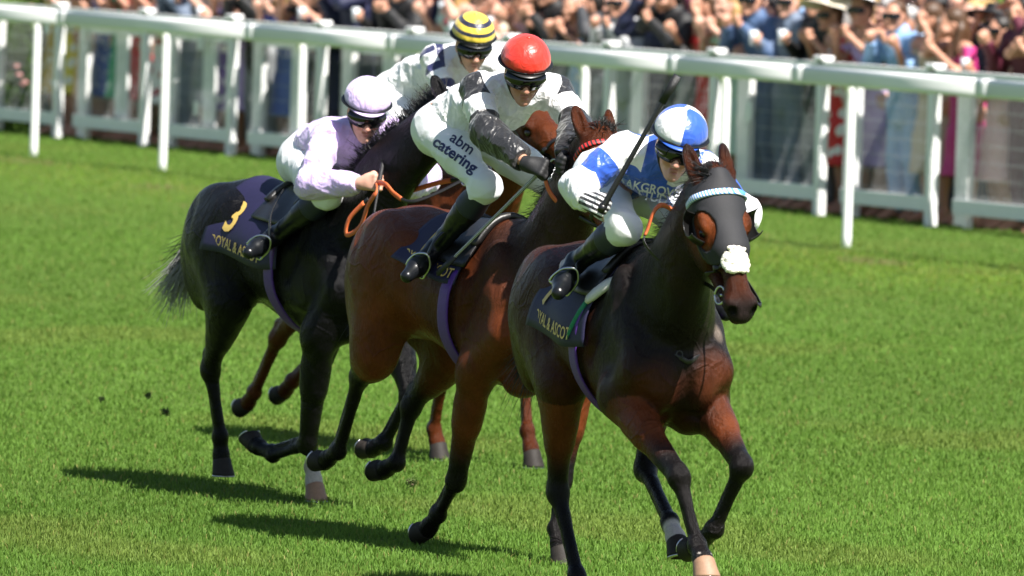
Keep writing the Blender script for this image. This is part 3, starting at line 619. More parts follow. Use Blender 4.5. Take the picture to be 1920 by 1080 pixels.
def hand_prims(F, J, s, k=.007, r=1.0):
    W = J['W' + s]; e1 = J['D' + s] / np.linalg.norm(J['D' + s]); g = J['G' + s] - e1 * (J['G' + s] @ e1); g /= np.linalg.norm(g); n = np.cross(g, e1) if s == 'R' else np.cross(e1, g); J['n' + s] = n; J['e' + s] = e1; J['g' + s] = g
    F.rc(W, W + e1 * .035, .028 * r, .030 * r, .02, ax=n, sq=.75, tag='hand')
    for i in range(4): F.rc(W + e1 * .02 + g * (.018 - .012 * i), W + e1 * .082 + g * (.030 - .020 * i), .017 * r, .0125 * r, .012, tag='hand')
    for i in range(4):
        L = (.9, 1.0, .95, .78)[i]; k0 = W + e1 * .084 + g * (.030 - .0205 * i); a = k0 + (e1 * .016 + n * .034) * L; b = a + (-e1 * .022 + n * .014) * L; c = b + (-e1 * .020 - n * .010) * L
        F.rc(k0, a, .0108 * r, .0100 * r, k, tag='finger'); F.rc(a, b, .0100 * r, .0093 * r, k, tag='finger'); F.rc(b, c, .0093 * r, .0080 * r, k, tag='finger')
    t0 = W + e1 * .030 + g * .030 + n * .006; t1 = W + e1 * .058 + g * .046 + n * .026; t2 = W + e1 * .080 + g * .030 + n * .044; t3 = W + e1 * .082 + g * .008 + n * .050
    F.rc(t0, t1, .0155 * r, .0125 * r, .01, tag='finger'); F.rc(t1, t2, .0122 * r, .0105 * r, k, tag='finger'); F.rc(t2, t3, .0105 * r, .0088 * r, k, tag='finger')
    return W + e1 * .068 + n * .022     # where the grip is

def folds(amp, fr, seed, axis=None):
    """cloth folds: ridged waves running across a garment"""
    r = np.random.default_rng(seed); ws = [(r.normal(0, 1, 3), r.uniform(0, 6.28), r.uniform(.6, 1.5)) for _ in range(5)]
    def f(X, Y, Z):
        t = 0
        for d, p, sc_ in ws:
            d = d / np.linalg.norm(d); q = np.sin((X * d[0] + Y * d[1] + Z * d[2]) * fr * sc_ + p + 1.6 * np.sin((X * d[1] - Y * d[2] + Z * d[0]) * fr * .45 + p * 2)); t = t + (1 - np.abs(q)) ** 2
        return -(t / len(ws) - .4) * amp
    return f
def silk_mat(name, build, rough=.36, sheen=.25, bmp=.27):
    g = NG(name); v = g.coord(); c = build(g); g.set(col=c, rough=rough, spec=.5, sheen=sheen, coat=.12, coatr=.3)
    rid = lambda n: g.math('POWER', g.math('SUBTRACT', 1.0, g.math('ABSOLUTE', g.math('MULTIPLY', g.math('SUBTRACT', n, .5), 3.2))), 2.2)
    b = g.math('ADD', rid(g.noise(g.mapping(v, (1, 1.3, .7)), 7, 1.5, .4, 1.8)), g.math('MULTIPLY', rid(g.noise(g.mapping(v, (1.2, .8, 1)), 17, 1.5, .4, 1.2)), .4)); g.bump(b, bmp, .03); return g.m

def cap_mesh(J, rf=.130, rl=.113, rh=.112, drop=.20):
    """skull cap cover: a gathered dome over the helmet; attribute 'hc' holds head coordinates"""
    V = []; C = []; NT, NP = 26, 72
    for i in range(NT + 1):
        th = math.radians(2 + 94 * i / NT)
        for j in range(NP):
            ph = 2 * math.pi * j / NP; rip = 1 + .006 * math.sin(ph * 6) * math.sin(th) + .010 * math.sin(ph * 17 + 2 * math.sin(ph * 3)) * smoothstep(.75, 1, i / NT) + .004 * math.sin(ph * 9 + th * 8)
            tuck = 1 - .05 * smoothstep(.88, 1, i / NT)
            q = np.array([rf * math.sin(th) * math.cos(ph) * rip * tuck - .012, rl * math.sin(th) * math.sin(ph) * rip * tuck, rh * math.cos(th) + .060]); C.append(q); V.append(J['hp'](*q))
    Fc = [(i * NP + j, (i + 1) * NP + j, (i + 1) * NP + (j + 1) % NP, i * NP + (j + 1) % NP) for i in range(NT) for j in range(NP)]; Fc.append(tuple(j for j in range(NP)))
    return np.array(V), Fc, np.array(C)
def peak_mesh(J):
    V = []; N = 20
    for th, z0, z1 in ((0, 0, 0),):
        for i in range(N + 1):
            a = -1.25 + 2.5 * i / N; ca, sa = math.cos(a), math.sin(a); ex = .030 * math.cos(a * 1.2) ** 1
            pin = np.array([.118 * ca - .012, .106 * sa, .052]); out = np.array([(.118 + max(ex, .004)) * ca - .012, (.104 + max(ex, .004) * .6) * sa, .052 - max(ex, 0) * .30])
            for q in (pin, out, out - np.array([0, 0, .006]), pin - np.array([0, 0, .006])): V.append(J['hp'](*q))
    Fc = [(4 * i + a, 4 * i + b, 4 * i + 4 + b, 4 * i + 4 + a) for i in range(N) for a, b in ((0, 1), (1, 2), (2, 3), (3, 0))]; Fc += [(0, 1, 2, 3), (4 * N + 3, 4 * N + 2, 4 * N + 1, 4 * N)]
    return np.array(V), Fc
def goggles_mesh(J):
    """curved lens with frame and an elastic strap round the cap"""
    def arc(a0, a1, z0, z1, off, th):
        V = []; N = 26
        for i in range(N + 1):
            a = a0 + (a1 - a0) * i / N; u = abs(a) / 1.2; zc = .003 - .004 * u; hh = (z1 - z0) * .5 * (1 - .25 * u ** 3) * (1 - .30 * math.exp(-(a / .13) ** 2)) ; zm = (z0 + z1) / 2 + (.006 * math.exp(-(a / .13) ** 2))
            for rr, z in ((off, zm - hh), (off + .006, zm), (off, zm + hh), (off - th, zm + hh), (off - th, zm - hh)):
                V.append(J['hp']((.098 + rr) * math.cos(a) ** .8 if math.cos(a) > 0 else 0, (.078 + rr) * math.sin(a), z))
        Fc = [(5 * i + k, 5 * i + (k + 1) % 5, 5 * i + 5 + (k + 1) % 5, 5 * i + 5 + k) for i in range(N) for k in range(5)]; return np.array(V), Fc
    return arc(-1.15, 1.15, -.026, .034, .020, .010), arc(-1.22, 1.22, -.033, .041, .014, .010)

def jockey(fr, J, st, label, h=.0065):
    """J joints in the horse's frame; st the clothes"""
    root = empty('person', fr.mat()); tag(root, label, 'person', 'jockeys riding in the race'); J['root'] = root
    sd = st['seed']; nrmlat = J['SL'] - J['SR']
    B = Field(); torso_prims(B, J); hip_prims(B, J)
    for s in 'RL': arm_prims(B, J, s, a=.88, to=1.0); thigh_prims(B, J, s); shank_prims(B, J, s)
    p = head_prims(B, J); grip = {}
    for s in 'RL': grip[s] = hand_prims(B, J, s)
    J['grip'] = grip; B.ops = [o for o in B.ops]
    V, Q = B.mesh(.0055); D = B.at(V); nm = [o[4] for o in B.ops]; near = np.array([nm[i] for i in np.argmin(D, 0)])
    hcx = (V - J['hd']) @ J['R']; lips = np.exp(-((hcx[:, 0] - .104) / .014) ** 2 - (hcx[:, 1] / .022) ** 2 - ((hcx[:, 2] + .075) / .010) ** 2); rosy = np.exp(-((hcx[:, 0] - .10) / .04) ** 2 - ((hcx[:, 2] + .035) / .02) ** 2)
    red = np.isin(near, ['finger']) * .25; col = np.ones((len(V), 4)); col[:, 1] = 1 - .42 * lips - .16 * rosy - .2 * red; col[:, 2] = 1 - .40 * lips - .16 * rosy - .2 * red; col[:, 0] = 1 - .18 * lips
    body = mesh_from('body', V, Q, st['skin'], root, attrs={'tone': col})
    # silks
    S = Field(); torso_prims(S, J)
    for s in 'RL': arm_prims(S, J, s, .035, 1.16, .93)
    for s in 'RL': S.rc(J['E' + s], lerp(J['E' + s], J['W' + s], .7), .060, .048, .04)
    S.rc(J['nb'], lerp(J['nb'], J['hd'], .30), .062, .058, .02); S.rc(J['hc'], lerp(J['hc'], J['wa'], .8), .138, .121, .04)
    cutp = lerp(J['hc'], J['wa'], st.get('hem', .25)); cutn = J['hc'] - J['wa']; cutn = cutn / np.linalg.norm(cutn); nbp = lerp(J['nb'], J['hd'], .42); nbn = (J['hd'] - J['nb']) / np.linalg.norm(J['hd'] - J['nb'])
    wr = {s: (lerp(J['E' + s], J['W' + s], st.get('cuff', .95)), (J['W' + s] - J['E' + s]) / np.linalg.norm(J['W' + s] - J['E' + s])) for s in 'RL'}
    pl = lambda X, Y, Z, p, n: (X - p[0]) * n[0] + (Y - p[1]) * n[1] + (Z - p[2]) * n[2]
    def clipS(X, Y, Z):
        d = pl(X, Y, Z, cutp, cutn); nd = pl(X, Y, Z, nbp, nbn); near_n = np.sqrt((X - nbp[0]) ** 2 + (Y - nbp[1]) ** 2 + (Z - nbp[2]) ** 2) - .13; d = np.maximum(d, np.minimum(nd, -near_n))
        for s in 'RL': q, n = wr[s]; dd = pl(X, Y, Z, q, n); nw = np.sqrt((X - q[0]) ** 2 + (Y - q[1]) ** 2 + (Z - q[2]) ** 2) - .10; d = np.maximum(d, np.minimum(dd, -nw))
        return d
    Vs, Qs = S.mesh(h, .013, folds(.028, 26, sd), clipS)
    up = J['nb'] - J['hc']; lat = nrmlat / np.linalg.norm(nrmlat); upn = up / np.linalg.norm(up)
    dT = dist_poly(Vs, [J['hc'], J['wa'], J['ch'], J['nb']]) - .155; best = np.full(len(Vs), 9.); at = np.zeros(len(Vs))
    for s in 'RL':
        Sh, E, W = J['S' + s], J['E' + s], J['W' + s]; du = dist_poly(Vs, [Sh, E]); dl = dist_poly(Vs, [E, W]); t1 = ((Vs - Sh) @ (E - Sh)) / ((E - Sh) @ (E - Sh)); t2 = ((Vs - E) @ (W - E)) / ((W - E) @ (W - E))
        wgt = smoothstep(-.03, .03, du - dl); tt = np.clip(t1, -.3, 1.05) * (1 - wgt) + (1 + np.clip(t2, -.05, 1)) * wgt; d = np.minimum(du, dl) - .05; m = d < best; at = np.where(m, tt, at); best = np.minimum(best, d)
    arm = np.clip(.5 + (dT - best) * 12, 0, 1); arm = np.where(at > .55, 1, arm)
    tz = np.stack([(Vs - J['ch']) @ lat, (Vs - J['ch']) @ upn, (Vs - J['ch']) @ np.cross(lat, upn)], 1)
    J['silk'] = mesh_from('silks', Vs, Qs, st['silk'], root, attrs={'arm': arm, 'armt': at, 'tc': tz})
    # breeches, boots
    Bf = Field(); hip_prims(Bf, J)
    for s in 'RL': thigh_prims(Bf, J, s); Bf.rc(J['K' + s], lerp(J['K' + s], J['N' + s], .22), .060, .052, .03)
    cb = {s: (lerp(J['K' + s], J['N' + s], .24), (J['N' + s] - J['K' + s]) / np.linalg.norm(J['N' + s] - J['K' + s])) for s in 'RL'}; wp = lerp(J['hc'], J['wa'], .75); wn = -cutn
    def clipB(X, Y, Z):
        d = X * 0 + Y * 0 + Z * 0 - 1
        for s in 'RL': q, n = cb[s]; nw = np.sqrt((X - q[0]) ** 2 + (Y - q[1]) ** 2 + (Z - q[2]) ** 2) - .12; d = np.maximum(d, np.minimum(pl(X, Y, Z, q, n), -nw))
        return d
    Vb, Qb = Bf.mesh(h, .008, folds(.016, 26, sd + 1), clipB); J['breech'] = mesh_from('breeches', Vb, Qb, M_BREECH, root)
    for s in 'RL':
        Bo = Field(); shank_prims(Bo, J, s, .03, .12); foot_prims(Bo, J, s); q, n = (lerp(J['K' + s], J['N' + s], .13), -cb[s][1])
        Vo, Qo = Bo.mesh(.0055, .007, folds(.004, 40, sd + 3), lambda X, Y, Z: pl(X, Y, Z, q, n)); bt = mesh_from('boot', Vo, Qo, M_BOOT, root)
        Bc = Field(); shank_prims(Bc, J, s, .03, .10); q1 = lerp(J['K' + s], J['N' + s], .10); q2 = lerp(J['K' + s], J['N' + s], .36)
        Vc, Qc = Bc.mesh(.0055, .0105, None, lambda X, Y, Z: np.maximum(pl(X, Y, Z, q1, n), pl(X, Y, Z, q2, -n))); mesh_from('boot_cuff', Vc, Qc, st.get('cuffmat', M_NAVYB), bt)
        # stirrup iron under the ball of the foot, leather up to the saddle
        An, To = J['N' + s], J['T' + s]; d = (To - An) / np.linalg.norm(To - An); upv = J['K' + s] - An; upv = upv - d * (upv @ d); upv /= np.linalg.norm(upv); sv = np.cross(d, upv); bl = An + (To - An) * .55
        iron = [bl + sv * .045 - upv * .084, bl + sv * .050 - upv * .05, bl + sv * .040 + upv * .0, bl + upv * .035, bl - sv * .040 + upv * .0, bl - sv * .050 - upv * .05, bl - sv * .045 - upv * .084, bl + sv * .045 - upv * .084]
        sm = MB().tube(spline(iron, 5), .0055, 8); sm.box((-.001,) * 3, (.001,) * 3) if False else None
        si = sm.build('stirrup', M_STEEL, root, True); MB().tube(spline([bl + upv * .035, lerp(bl + upv * .035, A([.20, np.sign(bl[1]) * .20, 1.52]), .5) + A([0, np.sign(bl[1]) * .03, 0]), A([.20, np.sign(bl[1]) * .20, 1.52])], 6), 1, 8, flat=(.024, .006), up=(0, 1, 0)).build('stirrup_leather', M_LEATHER, si, True)
    # gloves
    if st.get('glove'):
        for s in 'RL':
            Gl = Field(); hand_prims(Gl, J, s); W = J['W' + s]; e1 = J['e' + s]; Gl.rc(W - e1 * .03, W + e1 * .01, .033, .032, .015)
            Vg, Qg = Gl.mesh(.0045, .0028, None, lambda X, Y, Z: -pl(X, Y, Z, W - e1 * .025, e1)); gc = (Vg - W) @ np.stack([e1, J['g' + s], J['n' + s]], 1); mesh_from('glove', Vg, Qg, st['glove'], root, attrs={'gc': gc})
    # cap, peak, goggles, chin strap
    Vc, Fc, C = cap_mesh(J); cp = mesh_from('cap', Vc, Fc, st['cap'], root, attrs={'hc': C}); mesh_from('button', *ball(J['hp'](-.012, 0, .171), .012, 12, (1, 1, .6), J['R']), st['cap'], cp, attrs=None)
    pk = mesh_from('peak', *peak_mesh(J), st['peak'], cp)
    sub = pk.modifiers.new('s', 'SUBSURF'); sub.levels = sub.render_levels = 1
    (Vl, Fl), (Vf, Ff) = goggles_mesh(J); gg = mesh_from('goggles', Vf, Ff, M_BLACKP, root); mesh_from('lens', Vl, Fl, M_LENS, gg)
    band = [J['hp'](.118 * math.cos(a) - .012, .114 * math.sin(a), .048 + .006 * math.cos(a)) for a in np.linspace(-2.9, 2.9, 40)]; MB().tube(band, 1, 8, flat=(.022, .006), up=J['R'][:, 0] * 0 + J['R'][:, 2]).build('helmet_rim', M_BLACKP, cp, True)
    MB().tube(spline([p(.02, .084, .0), p(.035, .066, -.055), p(.05, .035, -.105), p(.058, 0, -.122), p(.05, -.035, -.105), p(.035, -.066, -.055), p(.02, -.084, .0)], 5), 1, 8, flat=(.014, .004), up=J['fd']).build('chin_strap', M_BLACKP, root, True)
    return J
M_BREECH = plain('white breeches nylon', (.78, .79, .81), .42, .05, 20, .25, sheen=.2)
M_BOOT = plain('black boot leather', (.007, .008, .010), .30, .3, 60, .08, spec=.35)
M_NAVYB = plain('navy boot cuff', (.010, .013, .035), .5, .2, 60)
M_LEATHER = plain('black leather', (.012, .011, .011), .38, .3, 70, .2)
M_BLACKP = plain('black plastic', (.010, .010, .010), .30, .2, 50)
_g = NG('dark goggle lens'); _g.set(col=(.006, .006, .007), rough=.05, spec=.7); M_LENS = _g.m
M_WHIP = plain('whip black', (.012, .012, .013), .45, .3, 200, .4)
def A3(*v): return np.array(v, float)
# ------------------------------------------------------------------ spectators
def spect_pose(kind):
    """joints of a standing figure about 1.78 m tall: x forward, y left"""
    lean = {'rail': .22, 'chin': .20, 'shade': .06, 'stand': .02, 'cup': .05, 'look': .14}[kind]
    Z = lambda z, x=0, y=0: np.array([x, y, z]); f = lambda z: lean * max(0, z - .95) * 1.0
    P = dict(hc=Z(.96, 0), wa=Z(1.12, f(1.12)), ch=Z(1.34, f(1.34)), nb=Z(1.51, f(1.51)), hd=Z(1.655, f(1.655) + .03), SR=Z(1.45, f(1.45), -.185), SL=Z(1.45, f(1.45), .185))
    P['fd'] = np.array([.95, {'rail': .25, 'chin': -.2, 'shade': .35, 'stand': .1, 'cup': .3, 'look': -.35}[kind], -.06]); fx = f(1.45)
    arms = {'rail': (Z(1.20, fx + .06, -.30), Z(1.44, fx + .24, -.10), Z(1.20, fx + .06, .30), Z(1.44, fx + .24, .10)), 'chin': (Z(1.40, fx + .20, -.22), Z(1.56, fx + .17, -.03), Z(1.20, fx + .06, .30), Z(1.44, fx + .24, .05)),
            'shade': (Z(1.42, fx + .22, -.30), Z(1.70, fx + .16, -.10), Z(1.18, fx + .02, .26), Z(1.20, fx + .22, .12)), 'stand': (Z(1.17, fx - .02, -.25), Z(.93, fx + .06, -.25), Z(1.17, fx - .02, .25), Z(.93, fx + .06, .25)),
            'cup': (Z(1.18, fx + .02, -.26), Z(1.32, fx + .24, -.12), Z(1.18, fx, .27), Z(1.08, fx + .2, .1)), 'look': (Z(1.18, fx + .04, -.27), Z(1.42, fx + .26, -.16), Z(1.40, fx + .18, .26), Z(1.60, fx + .17, .07))}[kind]
    P['ER'], P['WR'], P['EL'], P['WL'] = arms; P['HR'], P['HL'] = Z(.93, 0, -.09), Z(.93, 0, .09); P['KR'], P['KL'] = Z(.50, .02, -.10), Z(.50, .02, .10); P['NR'], P['NL'] = Z(.09, -.01, -.10), Z(.09, -.01, .10); P['TR'], P['TL'] = Z(.06, .17, -.13), Z(.06, .17, .13)
    for s in 'RL': P['D' + s] = P['W' + s] - P['E' + s]; P['G' + s] = np.array([.1, .1, .9]) if abs(P['D' + s][2]) < .2 else np.array([1., .1, .1])
    return P
SPM = {}
def build_spect(kind):
    J = spect_pose(kind); B = Field(); torso_prims(B, J); hip_prims(B, J)
    for s in 'RL': arm_prims(B, J, s, a=.86); thigh_prims(B, J, s); shank_prims(B, J, s); foot_prims(B, J, s)
    head_prims(B, J)
    for s in 'RL': hand_prims(B, J, s, .01, 1.1)
    V, Q = B.mesh(.0135); out = {'J': J, 'body': (V, Q, {'tone': np.ones((len(V), 4))})}
    D = Field(); torso_prims(D, J); D.rc(J['hc'], J['wa'], .145, .12, .05)          # dress
    for i, (z0, z1, r0, r1) in enumerate(((.98, .70, .155, .20), (.70, .42, .20, .235))): D.rc((0, 0, z0), (.02, 0, z1), r0, r1, .05, ax=(1, 0, 0), sq=.75)
    for s in 'RL': D.rc(J['S' + s], lerp(J['S' + s], J['E' + s], .35), .066, .058, .03)
    pl = lambda X, Y, Z, z: z - (Z + 0 * X + 0 * Y); nk = J['nb'][2] + .0
    out['dress'] = D.mesh(.0165, .012, folds(.02, 22, 5), lambda X, Y, Z: np.maximum(.40 - Z + 0 * X + 0 * Y, Z - (nk - .035 - .10 * (X - J['nb'][0] > .04)) + 0 * X + 0 * Y))
    S = Field(); torso_prims(S, J); S.rc(J['hc'] - np.array([0, 0, .10]), J['wa'], .15, .125, .05)
    for s in 'RL': arm_prims(S, J, s, .03, 1.22, .96)
    S.rc(J['nb'] - np.array([0, 0, .04]), J['nb'] + np.array([0, 0, .015]), .085, .07, .02)
    out['jacket'] = S.mesh(.0165, .014, folds(.018, 24, 9))
    T = Field(); hip_prims(T, J)
    for s in 'RL': T.rc(J['H' + s], J['K' + s], .105, .08, .04); T.rc(J['K' + s], J['N' + s] + np.array([0, 0, .03]), .082, .066, .03)
    out['trousers'] = T.mesh(.018, .010, folds(.012, 24, 3)); p = J['hp']; R = J['R']
    h1 = Field(); h1.el(p(-.022, 0, .052), (.102, .086, .086), R, .02); h1.el(p(-.065, 0, .0), (.06, .078, .09), R, .03); h1.el(p(.062, 0, .03), (.075, .066, .075), R, .012, '', True); out['short'] = h1.mesh(.012, 0, folds(.008, 90, 4))
    h2 = Field(); h2.el(p(-.022, 0, .052), (.106, .092, .090), R, .02); h2.el(p(-.07, 0, -.03), (.065, .092, .12), R, .03); h2.rc(p(-.055, .075, -.05), p(-.01, .085, -.24), .045, .035, .03); h2.rc(p(-.055, -.075, -.05), p(-.01, -.085, -.24), .045, .035, .03); h2.rc(p(-.08, 0, -.08), p(-.09, 0, -.28), .075, .055, .03); h2.el(p(.07, 0, .0), (.078, .062, .10), R, .012, '', True); out['long'] = h2.mesh(.012, 0, folds(.010, 80, 4))
    def brim(rb, rc_, hc_, tilt, droop):
        V = []; N = 36; rg = [(rb, -droop), (rb * .75, -droop * .4), (rc_ * 1.02, 0), (rc_ * .98, hc_ * .6), (rc_ * .85, hc_ * .95), (rc_ * .4, hc_ * 1.03), (0.004, hc_ * 1.03)]
        for r, z in rg:
            for j in range(N): a = 2 * math.pi * j / N; V.append(p(r * math.cos(a) * 1.05 - .02, r * math.sin(a), .085 + z + tilt * math.cos(a) * r + .02 * math.sin(a * 2 + 1) * (r > .2)))
        return np.array(V), [(i * N + j, i * N + (j + 1) % N, (i + 1) * N + (j + 1) % N, (i + 1) * N + j) for i in range(len(rg) - 1) for j in range(N)]
    out['wide'] = brim(.27, .095, .09, .25, .03); out['trilby'] = brim(.15, .094, .105, .1, .012); out['top'] = brim(.14, .090, .15, .05, .0)
    V, Fc = ball(p(.0, .055, .135), .075, 14, (1, 1, .25), R); fe = MB().add(V, Fc)
    for k in range(9): a = k * .7; fe.tube(spline([p(.0, .055, .14), p(.05 * math.cos(a), .055 + .06 * math.sin(a), .21), p(.10 * math.cos(a), .055 + .12 * math.sin(a), .20 + .03 * (k % 3))], 4), .005, 5)
    out['fascinator'] = (np.concatenate(fe.V), fe.F); (Vl, Fl), (Vf, Ff) = goggles_mesh(J); out['shades'] = (Vl, Fl)
    c = MB(); q = J['W' + ('R' if kind != 'look' else 'R')] + np.array([.06, .02, .03]); N = 14; VV = [q + np.array([r * math.cos(2 * math.pi * j / N), r * math.sin(2 * math.pi * j / N), z]) for r, z in ((.0, -.05), (.030, -.05), (.040, .07), (.036, .07), (.028, -.04), (.0, -.04)) for j in range(N)]
    out['cup'] = (np.array(VV), [(i * N + j, i * N + (j + 1) % N, (i + 1) * N + (j + 1) % N, (i + 1) * N + j) for i in range(5) for j in range(N)])
    SPM[kind] = {k: (v if k == 'J' else None) for k, v in out.items()}
    for k, v in out.items():
        if k == 'J': continue
        V, Q = v[0], v[1]; o = mesh_from(k, V, Q, None, attrs=v[2] if len(v) > 2 else None); me = o.data; me.materials.append(M_SKIN); bpy.data.objects.remove(o); SPM[kind][k] = me
    return SPM[kind]
PAL = {'white': (.78, .78, .77), 'cream': (.72, .66, .52), 'pale pink': (.70, .42, .42), 'coral': (.70, .20, .13), 'scarlet': (.58, .02, .02), 'crimson': (.32, .012, .03), 'burgundy': (.10, .012, .03), 'magenta': (.46, .02, .17), 'lilac': (.45, .33, .60), 'purple': (.14, .05, .30), 'navy': (.012, .016, .05), 'royal blue': (.03, .08, .38), 'sky blue': (.25, .42, .68), 'denim blue': (.06, .11, .22),
       'mint green': (.50, .68, .58), 'teal': (.02, .22, .24), 'emerald': (.01, .30, .14), 'olive': (.12, .12, .04), 'mustard': (.52, .32, .04), 'yellow': (.72, .58, .10), 'peach': (.72, .42, .26), 'beige': (.50, .41, .30), 'brown': (.12, .06, .03), 'black': (.010, .010, .011), 'charcoal': (.035, .037, .042), 'grey': (.22, .23, .24), 'slate blue': (.13, .17, .24), 'silver': (.48, .49, .50)}
def dress_mat(n, pat):
    key = 'cloth %s %s' % (n, pat); c = PAL[n]
    if key in MATS: return MATS[key]
    if pat == 'plain': return plain(key, c, .65, .12, 14, .2)
    g = NG(key); v = g.coord(); vo = g.n('TexVoronoi'); g.l(v, vo.inputs['Vector']); vo.inputs['Scale'].default_value = 9 if pat == 'floral' else 22; c2 = (.78, .76, .72) if sum(c) < 1.5 else (.45, .10, .12)
    m = g.math('LESS_THAN', vo.outputs[0], .38 if pat == 'floral' else .25); g.set(col=g.mix(m, c, c2), rough=.65); MATS[key] = g.m; return g.m
HAIRC = {'blond': (.42, .27, .10), 'brown': (.075, .036, .016), 'dark': (.014, .010, .008), 'grey': (.34, .33, .32), 'auburn': (.16, .045, .015)}
HAIRM = {k: plain('hair ' + k, c, .5, .35, 60, .4) for k, c in HAIRC.items()}
M_CUP = plain('clear plastic cup', (.62, .66, .70), .25, .05, 20); USED = {}
for _k in ('rail', 'chin', 'shade', 'stand', 'cup', 'look'): build_spect(_k)
POSEW = {'rail': 'arms on the fence', 'chin': 'chin on hand', 'shade': 'shading eyes', 'stand': 'arms down', 'cup': 'holding a cup', 'look': 'hand raised'}
def spectator(pos, yaw, kind, outfit, colr, pat, hair, hairl, hat, hatc, skin, shades, scale, row, shirt='white'):
    S = SPM[kind]; root = empty('person', Matrix.Translation(Vector(pos)) @ Matrix.Rotation(yaw, 4, 'Z') @ Matrix.Scale(scale, 4))
    def part(nm, key, mat, parent=root):
        o = bpy.data.objects.new(nm, S[key]); link(o, parent); o.material_slots[0].link = 'OBJECT'; o.material_slots[0].material = mat; return o
    part('body', 'body', skin)
    if outfit == 'dress': part('dress', 'dress', dress_mat(colr, pat))
    else: part('jacket', 'jacket', dress_mat(colr, 'plain')); part('trousers', 'trousers', dress_mat('grey' if colr in ('black', 'charcoal') else colr, 'plain'))
    part('hair', hairl, HAIRM[hair])
    if hat: part('hat', hat, dress_mat(hatc, 'plain'))
    if shades: part('sunglasses', 'shades', M_LENS)
    if kind == 'cup':
        o = bpy.data.objects.new('drinking_cup', S['cup']); link(o); o.matrix_world = root.matrix_world.copy(); o.material_slots[0].link = 'OBJECT'; o.material_slots[0].material = M_CUP
    hw = {'wide': 'wide %s hat' % hatc, 'trilby': '%s trilby' % hatc, 'top': '%s top hat' % hatc, 'fascinator': '%s fascinator' % hatc, None: ''}[hat]
    lab = 'spectator, %s%s %s, %s%s hair%s, %s%s' % ('' if pat == 'plain' else pat + ' ', colr, outfit, 'long ' if hairl == 'long' else 'short ', hair, (', ' + hw) if hat else '', POSEW[kind], '' if row == 0 else ', further back')
    return root, lab, (o if kind == 'cup' else None), '%s %s' % (colr, outfit)
